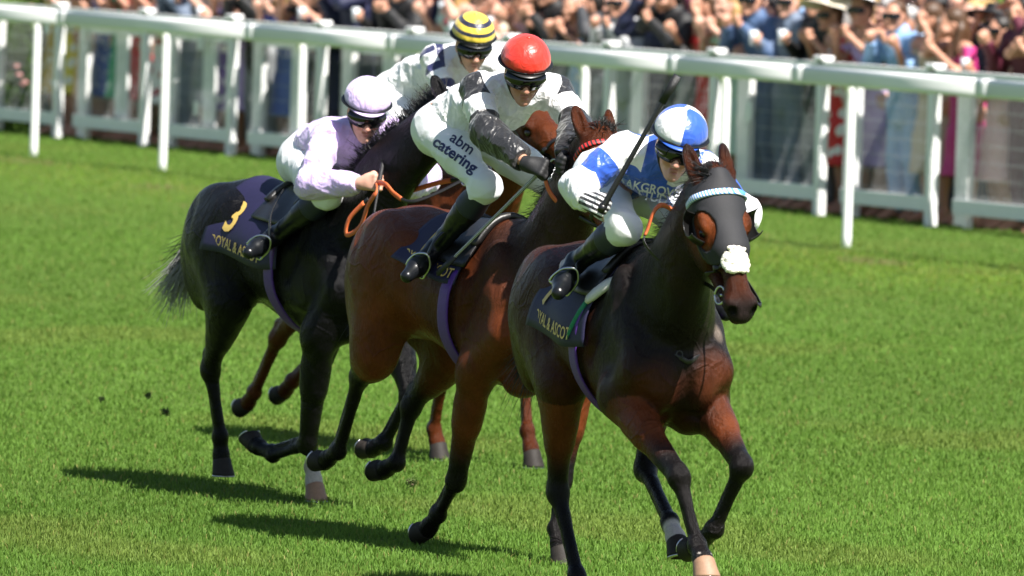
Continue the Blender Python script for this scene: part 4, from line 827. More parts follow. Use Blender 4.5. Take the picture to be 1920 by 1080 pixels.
def crowd():
    r = np.random.default_rng(42); cols = list(PAL); seen = set(); cups = set(); T0, T1 = along(CF0, CFd, -60), along(CF0, CFd, 1990)
    fixed = {1872: ('dress', 'navy', 'floral', 'dark', 'long', None, 'chin'), 1830: ('suit', 'burgundy', 'plain', 'dark', 'short', None, 'look'), 1778: ('dress', 'pale pink', 'plain', 'dark', 'long', None, 'cup'), 1712: ('dress', 'magenta', 'plain', 'brown', 'long', None, 'chin'), 1655: ('dress', 'beige', 'plain', 'brown', 'long', None, 'look'),
             1600: ('suit', 'sky blue', 'plain', 'brown', 'short', None, 'rail'), 1540: ('dress', 'lilac', 'plain', 'brown', 'short', ('wide', 'white'), 'rail'), 1488: ('dress', 'scarlet', 'floral', 'brown', 'short', ('wide', 'cream'), 'rail'), 1440: ('suit', 'black', 'plain', 'dark', 'short', None, 'cup'), 1385: ('suit', 'slate blue', 'plain', 'blond', 'short', None, 'cup'),
             1335: ('suit', 'denim blue', 'plain', 'dark', 'short', None, 'rail'), 1288: ('dress', 'mint green', 'plain', 'blond', 'long', None, 'rail'), 1240: ('dress', 'scarlet', 'plain', 'brown', 'short', None, 'look'), 1185: ('suit', 'black', 'plain', 'dark', 'short', None, 'chin'), 1138: ('suit', 'navy', 'plain', 'brown', 'short', None, 'shade'), 1085: ('suit', 'silver', 'plain', 'grey', 'short', None, 'rail'),
             1030: ('suit', 'charcoal', 'plain', 'dark', 'short', None, 'look'), 965: ('suit', 'black', 'plain', 'brown', 'short', ('trilby', 'black'), 'rail'), 770: ('dress', 'mint green', 'floral', 'blond', 'long', None, 'look'), 690: ('suit', 'black', 'plain', 'dark', 'short', None, 'rail'), 640: ('suit', 'black', 'plain', 'brown', 'short', None, 'cup'), 580: ('suit', 'navy', 'plain', 'dark', 'short', None, 'look'),
             500: ('dress', 'black', 'plain', 'brown', 'long', None, 'rail'), 455: ('dress', 'royal blue', 'plain', 'blond', 'long', None, 'rail'), 400: ('suit', 'black', 'plain', 'grey', 'short', None, 'rail'), 345: ('dress', 'purple', 'floral', 'brown', 'long', None, 'cup'), 225: ('dress', 'white', 'floral', 'brown', 'long', None, 'rail'), 175: ('dress', 'scarlet', 'plain', 'dark', 'long', None, 'rail')}
    fx = {along(CF0, CFd, p): v for p, v in fixed.items()}; slots = [(t, 0, v) for t, v in fx.items()]
    t = T0
    while t < T1:
        if min(abs(t - q) for q in fx) > .30: slots.append((t, 0, None))
        t += .40
    for row, back, step in ((1, .55, .42), (2, 1.05, .45), (3, 1.65, .5), (4, 2.4, .55)):
        t = T0 - .2 * row
        while t < T1 + .2: slots.append((t + r.uniform(-.08, .08), row, None)); t += step
    for t, row, spec in slots:
        depth = .52 + (0, .55, 1.05, 1.65, 2.4, 3.3)[row] + r.uniform(-.05, .08); pos = CF0 + CFd * t - CFn * depth; 
        if row == 0: pos = CF0 + CFd * t - CFn * .54
        yaw = math.atan2(CFn[1], CFn[0]) + r.uniform(-.25, .25); q = pos + A([0, 0, 1.05 if row < 2 else 1.55]) - CC; vy = 540 - FPX * (q @ CU) / (q @ _f); vx = 960 + FPX * (q @ CR) / (q @ _f)
        if vy < -25 or vx < -70 or (vx < 105 and row < 2) or vx > 1985: continue          # nothing of them would show
        for tr in range(200):
            if spec: outfit, colr, pat, hair, hairl, hat, kind = spec
            else:
                outfit = 'suit' if r.random() < .4 else 'dress'; colr = r.choice(['black', 'navy', 'charcoal', 'silver', 'slate blue', 'grey', 'sky blue', 'burgundy', 'beige', 'navy', 'beige', 'cream']) if outfit == 'suit' else r.choice(['white', 'cream', 'pale pink', 'peach', 'mint green', 'lilac', 'sky blue', 'coral', 'yellow', 'silver', 'beige', 'white', 'cream', 'pale pink'] + cols); pat = 'plain' if outfit == 'suit' else r.choice(['plain', 'plain', 'floral', 'spotted'])
                hair = r.choice(list(HAIRC)); hairl = 'short' if outfit == 'suit' or r.random() < .3 else 'long'; kind = r.choice(['rail', 'chin', 'rail', 'look', 'cup'] if row == 0 else ['stand', 'shade', 'cup', 'stand', 'look']); hat = None
                if row > 0 and r.random() < .55: hat = (r.choice(['top', 'trilby']), r.choice(['black', 'grey', 'beige'])) if outfit == 'suit' else (r.choice(['wide', 'fascinator']), r.choice(['white', 'cream', 'pale pink', 'black', 'lilac', 'peach', 'navy']))
            skin = r.choice([M_SKIN, M_SKIN, M_SKIN2, M_SKIN2, M_SKIN3]) if not spec else (M_SKIN if hair == 'blond' else M_SKIN2)
            key = (outfit, colr, pat, hair, hairl, hat, kind, row > 0)
            if key not in seen or spec: break
        seen.add(key); sca = 1.10 * r.uniform(.97, 1.06) * (1.0 if outfit == 'suit' else .97) + .02 * row
        root, lab, cup, desc = spectator(pos, yaw, kind, outfit, colr, pat, hair, hairl, hat[0] if hat else None, hat[1] if hat else None, skin, (row == 0 and r.random() < .55) or r.random() < .25, sca, row)
        tag(root, lab, 'person', 'spectators along the fence' if row == 0 else 'spectators in the crowd behind the front row')
        if cup is not None: tag(cup, 'cup held by %s-haired spectator, %s%s%s%s' % (hairl + ' ' + hair, '' if pat == 'plain' else pat + ' ', desc, (' and ' + hat[1] + ' ' + hat[0]) if hat else '', '' if row == 0 else ', further back'), 'cup', 'cups held by spectators')
crowd()
def rose_bush():
    t = along(CF0, CFd, -62); c = CF0 + CFd * t - CFn * .75; root = empty('rose_bush', Matrix.Translation(Vector(c))); tag(root, 'leafy green rose bush with pale pink blooms behind the spectator fence', 'bush'); r = np.random.default_rng(8); n = 15000
    p = r.normal(0, 1, (n, 3)); p /= np.linalg.norm(p, axis=1)[:, None]; p *= (r.random(n) ** .4)[:, None] * np.array([.62, .55, .80]); p[:, 2] += .66; lump = .75 + .3 * np.sin(p[:, 0] * 9) * np.sin(p[:, 2] * 8 + p[:, 1] * 7); p[:, :2] *= lump[:, None]
    d = r.normal(0, 1, (n, 3)); d /= np.linalg.norm(d, axis=1)[:, None]; s = np.cross(d, r.normal(0, 1, (n, 3))); s /= np.linalg.norm(s, axis=1)[:, None]; L = r.uniform(.02, .038, n)[:, None]; V = np.stack([p, p + d * L + s * L * .45, p + d * L * 2, p + d * L - s * L * .45], 1).reshape(-1, 3)
    tt = r.random(n)[:, None]; c = np.array([.03, .075, .012]) * (1 - tt) + np.array([.10, .17, .03]) * tt; tag(mesh_from('foliage', V, np.arange(4 * n).reshape(-1, 4), grass_mat(), root, False, {'col': np.repeat(np.hstack([c, np.ones((n, 1))]), 4, 0)}), kind='stuff')
    for k in range(5): MB().tube(spline([A([.05 * k - .1, .02, 0]), A([.1 * k - .2, .05, .4]), A([.18 * k - .36, .0, .85])], 5), [.012] * 5 + [.009] * 6, 6).build('stem', plain('rose stem', (.06, .05, .02), .7), root, True)
    for k in range(34):
        a = r.normal(0, 1, 3); a /= np.linalg.norm(a); q = a * np.array([.56, .50, .74]); q[2] += .70; m = MB()
        for j in range(7): b = j * .9; m.add(*ball(q + .018 * np.array([math.cos(b), math.sin(b), .3 * (j % 3)]), .026, 8, (1, .8, .6)))
        m.build('rose_bloom', plain('pink petals', (.62, .30, .28), .6), root, True)
rose_bush()
# clods of turf thrown up behind the hooves
def clod(px, py, fr, x, size, lab, seed):
    r = np.random.default_rng(seed); c = fr.toW(fr.x(px, py, x)); root = empty('turf_clod', Matrix.Translation(Vector(c))); tag(root, lab, 'turf', 'clods of turf thrown up by hooves'); F = Field()
    for _ in range(16): F.el(r.normal(0, size * .42, 3) * (1, 1, .7), np.abs(r.normal(size * .20, size * .10, 3)) + .0025, k=size * .10)
    V, Q = F.mesh(max(.003, size * .12)); mesh_from('soil', V, Q, plain('dark soil', (.075, .055, .028), .95, .4, 120, .5), root)
    V, Fc = strands([r.normal(0, size * .45, 3) for _ in range(40)], [r.normal(0, 1, 3) + (.3, 0, .5) for _ in range(40)], size * 1.0, 150, .2, .6, .0011, r, 3); n = len(V); mesh_from('grass_tuft', V, Fc, MATS['clod grass'], root, False)
plain("clod grass", (.10, .16, .03), .7)
CLODS = [(772, 904, 'FR2', .1, .018, 'small grassy clod of turf in the air near a bay hoof'), (311, 772, 'FR3', -1.2, .014, 'dark clod of soil flying behind the black horse'), (190, 748, 'FR3', -1.6, .006, 'tiny speck of soil in the air left behind the black horse'), (278, 742, 'FR3', -1.3, .008, 'wispy scrap of turf flying above the dark clod behind the black horse')]
H1 = horse(FR1, P1, dict(body=HB * .26, dark=HD * .8, dorsal=.2, eyering=.0, muz=(.50, .58), limbcol=HB * .95, patch=[((.66, 0, 1.36), .62, HD * 1.2, .93), (f1.x(1345, 420, 1.22), .16, HB * .95, .9), ((.78, -.12, 1.02), .14, HB * .55, .5), ((.80, .14, 1.04), .15, HB * .6, .6), (f1.x(1338, 628, .72), .055, (.34, .27, .22), .45), (f1.x(1208, 592, .62), .05, (.30, .27, .25), .35)]), M_COAT, .009, 'dark bay racehorse in a black hood with a cream sheepskin noseband, leading the field')  # shade painted into the near-black flank, neck and shoulder, sunlight into the brighter limbs
H2 = horse(FR2, P2, dict(body=HB * .80, dark=HD * .8, dorsal=.25, limbcol=HB * .7, patch=[(P2['poll'], .36, HB * .25, .85), ((.25, -.2, 1.15), .4, HB * .35, .8), ((.85, 0, 1.45), .6, HD * 1.6, .8), ((.3, 0, .95), .3, HB * .3, .5)]), M_COAT, .010, 'bay racehorse with a red and black browband under the red-capped jockey')  # brighter rump painted as sunlit; dark head, neck, shoulder and chest patches deepen shade
H3 = horse(FR3, P3, dict(body=A([.0045, .0042, .0048]), dark=A([.004, .0038, .004]), dorsal=.2), M_COATB, .010, 'black racehorse with one white hind sock under the lilac-clad jockey')
H4 = horse(FR4, P4, dict(body=HB * .55, dark=HB * .3, dorsal=.3, points=.6), M_COAT, .012, 'brown racehorse galloping behind the others under the jockey in the hooped cap')
# ------------------------------------------------------------------ the four riders
WHITE_S, BLUE_S, NAVY_S, BLACK_S = (.80, .80, .81), (.028, .10, .52), (.018, .022, .085), (.014, .014, .016)
def band(g, x, a, b): return g.math('MULTIPLY', g.math('GREATER_THAN', x, a), g.math('LESS_THAN', x, b))
def sep(g, name):
    n = g.n('SeparateXYZ'); g.l(g.attr(name, 'Vector'), n.inputs[0]); return n.outputs
def silk1(g):
    x, y, z = sep(g, 'tc'); u = g.math('ADD', g.math('MULTIPLY', x, 8.5), .5); v = g.math('ADD', g.math('MULTIPLY', y, 8.5), .25)
    ch = g.math('MODULO', g.math('ABSOLUTE', g.math('ADD', g.math('FLOOR', u), g.math('FLOOR', v))), 2.0); body = g.mix(g.math('MAXIMUM', g.math('GREATER_THAN', ch, .5), g.math('MAXIMUM', g.math('LESS_THAN', y, -.02), g.math('MULTIPLY', g.math('GREATER_THAN', z, .04), g.math('LESS_THAN', y, .10)))), WHITE_S, BLUE_S)
    t = g.attr('armt', 'Fac'); slv = g.mix(band(g, t, .34, .78), WHITE_S, BLUE_S); return g.mix(g.math('GREATER_THAN', g.attr('arm', 'Fac'), .5), body, slv)
def silk2(g):
    t = g.attr('armt', 'Fac'); slv = g.mix(band(g, t, .36, .70), BLACK_S, WHITE_S); return g.mix(g.math('GREATER_THAN', g.attr('arm', 'Fac'), .5), WHITE_S, slv)
def silk3(g): return g.mix(g.noise(g.coord(), 6, 3), (.60, .44, .80), (.73, .59, .90))
def silk4(g):
    x, y, z = sep(g, 'tc'); ax = g.math('ABSOLUTE', x); body = g.mix(band(g, ax, .075, .115), WHITE_S, NAVY_S); t = g.attr('armt', 'Fac')
    slv = g.mix(g.math('GREATER_THAN', g.math('FRACT', g.math('MULTIPLY', t, 2.6)), .55), WHITE_S, NAVY_S); return g.mix(g.math('GREATER_THAN', g.attr('arm', 'Fac'), .5), body, slv)
def cap1(g):
    x, y, z = sep(g, 'hc'); return g.mix(g.math('GREATER_THAN', g.math('MULTIPLY', y, g.math('ADD', x, .012)), 0.0), WHITE_S, BLUE_S)
def cap4(g):
    x, y, z = sep(g, 'hc'); return g.mix(g.math('LESS_THAN', g.math('FRACT', g.math('MULTIPLY', g.math('ADD', z, .2), 24.0)), .42), (.72, .52, .055), (.012, .014, .04))
def glove1(g):
    x, y, z = sep(g, 'gc'); return g.mix(band(g, g.math('FRACT', g.math('ADD', g.math('MULTIPLY', g.math('SUBTRACT', y, .030), 48.8), 10.5)), .28, .72), (.012, .012, .014), (.75, .75, .76))
M_S1 = silk_mat('blue and white check silk', silk1); M_S2 = silk_mat('white silk with black sleeves', silk2); M_S3 = silk_mat('lilac silk', silk3, .30); M_S4 = silk_mat('white silk with navy stripes', silk4)
for _n in M_S3.node_tree.nodes:
    if _n.type == 'BSDF_PRINCIPLED': _n.inputs['Subsurface Weight'].default_value = .35; _n.inputs['Subsurface Radius'].default_value = (1, 1, 1); _n.inputs['Subsurface Scale'].default_value = .05
M_C1 = silk_mat('blue and white quartered cap silk', cap1, bmp=.14); M_C2 = silk_mat('red cap silk', lambda g: g.mix(g.noise(g.coord(), 5), (.62, .022, .012), (.74, .035, .018)), bmp=.14); M_C3 = silk_mat('lilac cap silk', silk3, .30, bmp=.2); M_C4 = silk_mat('yellow and navy hooped cap', cap4, bmp=.14)
M_GL1 = silk_mat('striped glove', glove1, .6, .1); M_GL2 = plain('black glove', (.012, .012, .013), .6, .3, 90, .3)
M_PKB = plain('blue peak', BLUE_S, .35, .1, 30); M_PKL = plain('lilac peak', (.63, .50, .80), .35, .1, 30); M_PKR = plain('red peak', (.62, .03, .015), .35, .1, 30)

def joints(fr, d):
    """pixel + depth along the horse -> joints; plain vectors pass through"""
    J = {}
    for k, v in d.items():
        if k in ('fd', 'DR', 'DL', 'GR', 'GL', 'tilt') or isinstance(v, np.ndarray): J[k] = np.asarray(v, float)
        else: J[k] = fr.x(*v)
    mid = .5 * (J['SR'] + J['SL']); lat = J['SL'] - J['SR']; lat /= np.linalg.norm(lat); hc = J['hc']; back = mid - hc; back /= np.linalg.norm(back); up = np.cross(back, lat); up = up if up[2] > 0 else -up
    J['ch'] = mid - back * .10 - up * .015; J['wa'] = lerp(hc, mid, .38) + up * .03; J['nb'] = mid + back * .035 + up * .02; J['HR'] = hc - lat * .085 + A3(.02, 0, -.02); J['HL'] = hc + lat * .085 + A3(.02, 0, -.02)
    return J
D1 = dict(hd=(1270, 274, .70), fd=(.86, -.30, -.38), SR=(1172, 282, .46), SL=(1322, 318, .56), ER=(1084, 348, .46), WR=(1103, 377, .66), DR=(.95, .12, -.12), GR=(.22, .45, .86),
    EL=A3(.66, .30, 1.72), WL=A3(.86, .10, 1.60), DL=(.9, -.25, -.1), GL=(.1, .1, .95), hc=A3(-.02, -.03, 1.84),
    KR=(1172, 428, .50), NR=(1080, 492, .10), TR=(1062, 535, .30), KL=A3(.48, .27, 1.60), NL=A3(.08, .33, 1.38), TL=A3(.28, .36, 1.33))
D2 = dict(hd=(983, 136, .62), fd=(.80, -.36, -.44), SR=(893, 168, .36), SL=(1043, 172, .48), ER=(912, 245, .54), WR=(990, 308, .80), DR=(.85, .40, -.15), GR=(.36, .63, .60),
    EL=(1082, 240, .70), WL=(1058, 302, .92), DL=(.9, -.3, -.2), GL=(.2, .1, .9), hc=(848, 236, -.02),
    KR=(912, 350, .44), NR=(818, 465, .08), TR=(774, 505, .20), KL=A3(.46, .27, 1.62), NL=A3(.06, .34, 1.33), TL=A3(.26, .36, 1.28))
D3 = dict(hd=(686, 210, .66), fd=(.82, -.36, -.42), SR=(612, 258, .52), SL=(738, 250, .56), ER=(582, 346, .64), WR=(676, 343, .90), DR=(.85, .42, .08), GR=(.05, .12, .98),
    EL=A3(.68, .32, 1.62), WL=A3(.88, .08, 1.55), DL=(.9, -.25, -.1), GL=(.1, .1, .95), hc=(588, 292, -.02),
    KR=(616, 364, .66), NR=(516, 442, .30), TR=(480, 464, .42), KL=A3(.46, .27, 1.50), NL=A3(.06, .34, 1.27), TL=A3(.26, .36, 1.22))
D4 = dict(hd=(886, 84, .66), fd=(.85, -.30, -.40), SR=(816, 112, .40), SL=(928, 118, .52), ER=(842, 195, .60), WR=A3(.88, -.10, 1.72), DR=(.8, .4, -.1), GR=(.2, .1, .9),
    EL=A3(.72, .30, 1.80), WL=A3(.90, .10, 1.72), DL=(.9, -.3, -.2), GL=(.2, .1, .9), hc=(752, 176, -.02),
    KR=A3(.46, -.27, 1.62), NR=A3(.06, -.33, 1.36), TR=A3(.26, -.36, 1.31), KL=A3(.46, .27, 1.62), NL=A3(.06, .33, 1.36), TL=A3(.26, .36, 1.31))
J1 = jockey(FR1, joints(FR1, D1), dict(seed=11, skin=M_SKIN, silk=M_S1, cap=M_C1, peak=M_PKB, glove=M_GL1), 'jockey in blue and white checked silks and a quartered cap raising a whip')
J2 = jockey(FR2, joints(FR2, D2), dict(seed=23, skin=M_SKIN2, silk=M_S2, cap=M_C2, peak=M_BLACKP, glove=M_GL2, cuff=.86), 'jockey in a red cap and white silks with black sleeves, crouched with lettered white breeches')
J3 = jockey(FR3, joints(FR3, D3), dict(seed=37, hem=-.35, skin=M_SKIN, silk=M_S3, cap=M_C3, peak=M_PKL), 'jockey in plain lilac silks and lilac cap with bare hands')
J4 = jockey(FR4, joints(FR4, D4), dict(seed=53, skin=M_SKIN, silk=M_S4, cap=M_C4, peak=M_BLACKP, glove=M_GL2), 'jockey in white silks with navy stripes and a yellow and navy hooped cap')
# ------------------------------------------------------------------ tack (parts of each horse) and whips
M_CLOTH = plain('navy saddle cloth', (.011, .009, .042), .62, .25, 40, .3); M_GOLD = plain('gold print', (.62, .42, .10), .5, .1, 40); M_PURP = plain('purple girth web', (.075, .018, .22), .5, .3, 60, .3)
M_RUBBER = plain('orange rein rubber', (.62, .13, .035), .6, .15, 90, .5); M_FLEECE = plain('cream fleece', (.86, .80, .69), .95, .15, 50, .8); M_PADW = plain('off-white pad', (.66, .63, .60), .8, .12, 60, .5)
M_GREEN = plain('green strap', (.01, .20, .12), .5, .15, 60); M_HOOD = plain('black hood mesh', (.013, .013, .016), .72, .25, 120, .35)
def cloth(H, x0, x1, a_top, a_bot, off=.016, name='saddle_cloth', mat=None, flare=.05, sides=(-1,), th=.006, nx=26, na=30):
    p, dz = H.pose.get('pitch', 0), H.pose.get('dz', 0); V = []
    A0, A1 = -a_bot, a_bot
    for i in range(nx + 1):
        u = i / nx
        for j in range(na + 1):
            t = A0 + (A1 - A0) * j / na; e = abs(t) / a_bot; o = off + .006 * math.sin(u * 9 + t * 3) * e + flare * max(0, e - .6) ** 2 * 6 * (1 - u) * .6
            V.append(trunk_point(x0 + (x1 - x0) * u - .03 * e * (1 - u), t, o, p, dz))
    Fc = [(i * (na + 1) + j, (i + 1) * (na + 1) + j, (i + 1) * (na + 1) + j + 1, i * (na + 1) + j + 1) for i in range(nx) for j in range(na)]
    o = mesh_from(name, V, Fc, mat or M_CLOTH, H.root); m = o.modifiers.new('t', 'SOLIDIFY'); m.thickness = th; m.offset = 1; return o
def text_mesh(txt, size, bold=.0, sub=2):
    cu = bpy.data.curves.new('t', 'FONT'); cu.body = txt; cu.size = size; cu.offset = bold; cu.align_x = 'CENTER'; cu.resolution_u = 3; o = bpy.data.objects.new('t', cu); COL.objects.link(o)
    dg = bpy.context.evaluated_depsgraph_get(); me = bpy.data.meshes.new_from_object(o.evaluated_get(dg)); bpy.data.objects.remove(o); bpy.data.curves.remove(cu)
    import bmesh
    bm = bmesh.new(); bm.from_mesh(me); bmesh.ops.triangulate(bm, faces=bm.faces[:]); mx = size * .12
    for _ in range(4):
        es = [e for e in bm.edges if e.calc_length() > mx]
        if not es: break
        bmesh.ops.subdivide_edges(bm, edges=es, cuts=1); bmesh.ops.triangulate(bm, faces=bm.faces[:])
    V = np.array([v.co[:] for v in bm.verts]); Fc = [tuple(v.index for v in f.verts) for f in bm.faces]; bm.free(); bpy.data.meshes.remove(me); return V, Fc
def text_on_trunk(H, parent, txt, size, x, arc, rot=0.0, bold=.0, off=.027, mat=None, R=.285, a_bot=1.70):
    V, Fc = text_mesh(txt, size, bold); c, s = math.cos(rot), math.sin(rot); p, dz = H.pose.get('pitch', 0), H.pose.get('dz', 0); W = []
    for a, b, _ in V:
        X = a * c - b * s; Y = a * s + b * c; ang = -(arc - Y) / R; e = abs(ang) / a_bot; W.append(trunk_point(x + X, ang, off + .05 * max(0, e - .6) ** 2 * 3.6 * .5, p, dz))
    return mesh_from('lettering', W, Fc, mat or M_GOLD, parent, False)
def on_head(H, u, phi, off, slope=0.0, wc=-.035):
    """points on the head's skin: u along the head (arrays), phi round it (0 = front of the face, + = left)"""
    if H.D is None: H.D = [o[0] for o in H.F.ops if o[4] == 'head' and not o[5]]
    u = np.atleast_1d(np.asarray(u, float)); phi = np.broadcast_to(np.asarray(phi, float), u.shape) if np.ndim(phi) == 0 else np.asarray(phi, float); u = np.broadcast_to(u, phi.shape)
    a = np.zeros(phi.shape); b = np.full(phi.shape, .30)
    def P(r): 
        uu = u + slope * r * np.cos(phi); return H.pose['poll'] + H.hs * (uu[:, None] * H.hu + (r * np.sin(phi))[:, None] * H.hv + (wc + r * np.cos(phi))[:, None] * H.hw)
    for _ in range(24):
        m = .5 * (a + b); q = P(m); d = np.min([f(q[:, 0], q[:, 1], q[:, 2]) for f in H.D], 0); a = np.where(d < off, m, a); b = np.where(d < off, b, m)
    return P(a)
def head_strap(H, name, us, phis, mat, w=.018, t=.005, off=.004, slope=0.0, parent=None):
    P = on_head(H, us, phis, off, slope); P = spline(P, 2) if len(P) < 60 else P; V, Fc = strap_on(P, H.pose['poll'] + H.hs * (.25 * H.hu - .03 * H.hw), H.hu, w, t); return mesh_from(name, V, Fc, mat, parent or H.root)
def strap_on(P, c, axis, w, t):
    """flat strap along points P, lying against a body round the line c+axis"""
    V = []; P = np.asarray(P); T = np.gradient(P, axis=0)
    for i in range(len(P)):
        o = P[i] - c; o = o - axis * (o @ axis) if axis is not None else o; o = o / (np.linalg.norm(o) + 1e-9); d = T[i] / (np.linalg.norm(T[i]) + 1e-9); o = o - d * (o @ d); o /= np.linalg.norm(o) + 1e-9; s = np.cross(d, o)
        for a, b in ((-1, -.4), (1, -.4), (1, .7), (.7, 1), (-.7, 1), (-1, .7)): V.append(P[i] + s * a * w / 2 + o * b * t)
    m = len(P); Fc = [(6 * i + k, 6 * i + (k + 1) % 6, 6 * i + 6 + (k + 1) % 6, 6 * i + 6 + k) for i in range(m - 1) for k in range(6)] + [tuple(range(5, -1, -1)), tuple(6 * (m - 1) + k for k in range(6))]
    return np.array(V), Fc
def ring(c, n, R, r, name, mat, parent, N=26):
    B = basis(n); pts = [c + R * (B[:, 1] * math.cos(a) + B[:, 2] * math.sin(a)) for a in np.linspace(0, 2 * math.pi, N)]; return MB().tube(pts, r, 8).build(name, mat, parent, True)
def bridle(H, leather=M_LEATHER, brow=M_LEATHER, nose=True, cheek=True):
    full = np.linspace(-math.pi, math.pi, 44)
    if nose: head_strap(H, 'noseband', np.full(44, .36), full, leather, .024, .005, slope=.25)
    head_strap(H, 'browband', np.full(30, .06), np.linspace(-1.75, 1.75, 30), brow, .026, .009, .006 if H is not H1 else .013, .15)
    head_strap(H, 'headpiece', np.full(30, -.005), np.linspace(-2.0, 2.0, 30), leather, .022, .005, .006)
    H.bit = {}
    for s, k in ((-1, 'R'), (1, 'L')):
        us = np.linspace(.02, .455, 16); ph = np.interp(us, [.02, .2, .455], [1.55, 1.75, 1.72]) * s; head_strap(H, 'cheekpiece', us, ph, leather, .016, .004, .004)
        b = on_head(H, [.475], [1.75 * s], .012)[0]; H.bit[k] = b; ring(b, H.hv + .25 * s * H.hw, .036, .0045, 'bit_ring', M_STEEL, H.root)
    a, b = H.bit['R'], H.bit['L']; MB().tube([a, b], .006, 8).build('bit', M_STEEL, H.root, True)
def rein(H, pts, rub=None, w=.018):
    """rein from the bit to the hands; rub = (from, to) share covered with orange rubber"""
    P = spline(pts, 10); n = len(P); o = MB().tube(P, 1, 8, flat=(w, .005), up=(0, 1, 0)).build('rein', M_LEATHER, H.root, True)
    if rub: i0, i1 = int(rub[0] * (n - 1)), int(rub[1] * (n - 1)); MB().tube(P[i0:i1 + 1], 1, 8, flat=(w * 1.35, .010), up=(0, 1, 0)).build('rein_grip', M_RUBBER, o, True)
def girth(H, x, mat, a0=1.15, w=.085, name='girth', off=.012):
    p, dz = H.pose.get('pitch', 0), H.pose.get('dz', 0); P = [trunk_point(x + .03 * math.cos(a), a, off, p, dz) for a in np.linspace(a0, 2 * math.pi - a0, 48)]; c = np.array([x, 0, 1.18 + dz + p * x]); V, Fc = strap_on(P, c, np.array([1., 0, 0]), w, .006); return mesh_from(name, V, Fc, mat, H.root)
def whip(fr, a, b, r0, r1, label, bend=.0, flap=True, mat=None):
    root = empty('riding_whip', fr.mat()); tag(root, label, 'whip', 'whips carried by the jockeys'); d = b - a; L = np.linalg.norm(d); side = np.cross(d / L, (0, 0, 1)); u = np.linspace(0, 1, 24); P = [a + d * t + np.array([0, 0, bend]) * math.sin(math.pi * t) for t in u]
    MB().tube(P, np.interp(u, [0, .02, .03, .24, .27, 1], [r0 * 1.35, r0 * 1.35, r0, r0, r1 * 1.3, r1]), 10).build('shaft', mat or M_WHIP, root, True)
    MB().tube([a - d / L * .012, a + d / L * .02], [r0 * 1.3, r0 * 1.5], 12).build('knob', M_BLACKP, root, True)
    if flap: MB().tube([b - d / L * .10, b + d / L * .03], 1, 8, flat=(r1 * 4.2, r1 * 2.2), up=side).build('flap', M_WHIP, root, True)
    return root
def mane(H, n, length, lift, t0=.25, t1=1.0, back=-.6, sp=.25, mat=None, sag=.5, seed=3):
    r = np.random.default_rng(seed); C = spline(H.crest, 4); i0, i1 = int(t0 * (len(C) - 1)), int(t1 * (len(C) - 1)); pts = C[i0:i1]; T = np.gradient(C, axis=0)[i0:i1]; T /= np.linalg.norm(T, axis=1)[:, None]; up = np.stack([-T[:, 2], 0 * T[:, 0], T[:, 0]], 1)
    V, Fc = strands(pts - up * .012, up * lift + np.array([back, 0, 0]) + np.array([0, .35, 0]) * (lift < .8), length, n * 3, sag, sp, .0024, r); mesh_from('mane', V, Fc, mat or M_HAIR, H.root)
def forelock(H, n, d, length=.16, seed=5):
    r = np.random.default_rng(seed); roots = [H.hp(-.01 + .02 * r.random(), .05 * (r.random() - .5), .075) for _ in range(20)]; V, Fc = strands(roots, [d] * 20, length, n * 3, .3, .3, .0020, r); mesh_from('forelock', V, Fc, M_HAIR, H.root)
def tail(H, base, d, length, n, mat, sag, seed, sp=.16, name='tail'):
    r = np.random.default_rng(seed); roots = [np.asarray(base) + r.normal(0, .02, 3) for _ in range(30)]; V, Fc = strands(roots, [d] * 30, length, n * 3, sag, sp, .0026, r, 10, .3); mesh_from(name, V, Fc, mat, H.root)
def saddle(H, x0=.0, x1=.34):
    s = cloth(H, x0, x1, 0, .95, .032, 'saddle', M_LEATHER, 0, th=.012, nx=16, na=20); p, dz = H.pose.get('pitch', 0), H.pose.get('dz', 0)
    for x, w, nm in ((x0 + .01, .05, 'cantle'), (x1 - .02, .045, 'pommel')):
        P = [trunk_point(x, a, .045, p, dz) for a in np.linspace(-.6, .6, 14)]; MB().tube(P, 1, 8, flat=(w, .035), up=(0, 0, 1)).build(nm, M_LEATHER, s, True)
    return s

def dress(H, txt_num, cloth_x=(-.36, .30), num=(-.19, .375), brow=M_LEATHER, gmat=M_PURP, words='ROYAL & ASCOT', wx=-.06, warc=.455, wsize=.066, abot=1.70):
    c = cloth(H, cloth_x[0], cloth_x[1], 0, abot); saddle(H); girth(H, .24, gmat, 1.0)
    if txt_num: text_on_trunk(H, c, txt_num, .24, num[0], num[1], .0, .006)
    text_on_trunk(H, c, words, wsize, wx, warc, .0, .001); bridle(H, brow=brow); return c
def braid(name, c1, c2, scale=90.0):
    g = NG(name); n = g.n('TexWave', wave_type='BANDS', bands_direction='DIAGONAL'); g.l(g.coord(), n.inputs['Vector']); n.inputs['Scale'].default_value = scale / 3; n.inputs['Distortion'].default_value = 0
    g.set(col=g.mix(g.math('GREATER_THAN', n.outputs[1], .5), c1, c2), rough=.5); return g.m
M_BR1 = braid('blue and white braid', (.80, .82, .86), (.10, .30, .72)); M_BR2 = braid('red and black braid', (.62, .03, .03), (.02, .02, .02), 60)
c1 = dress(H1, '7', (-.25, .34), (-.13, .375), wx=.0, brow=M_BR1); c2 = dress(H2, '1', (-.20, .30), (-.06, .26), wx=.02, warc=.33, abot=1.25, brow=M_BR2); c3 = dress(H3, '3'); c4 = dress(H4, None)

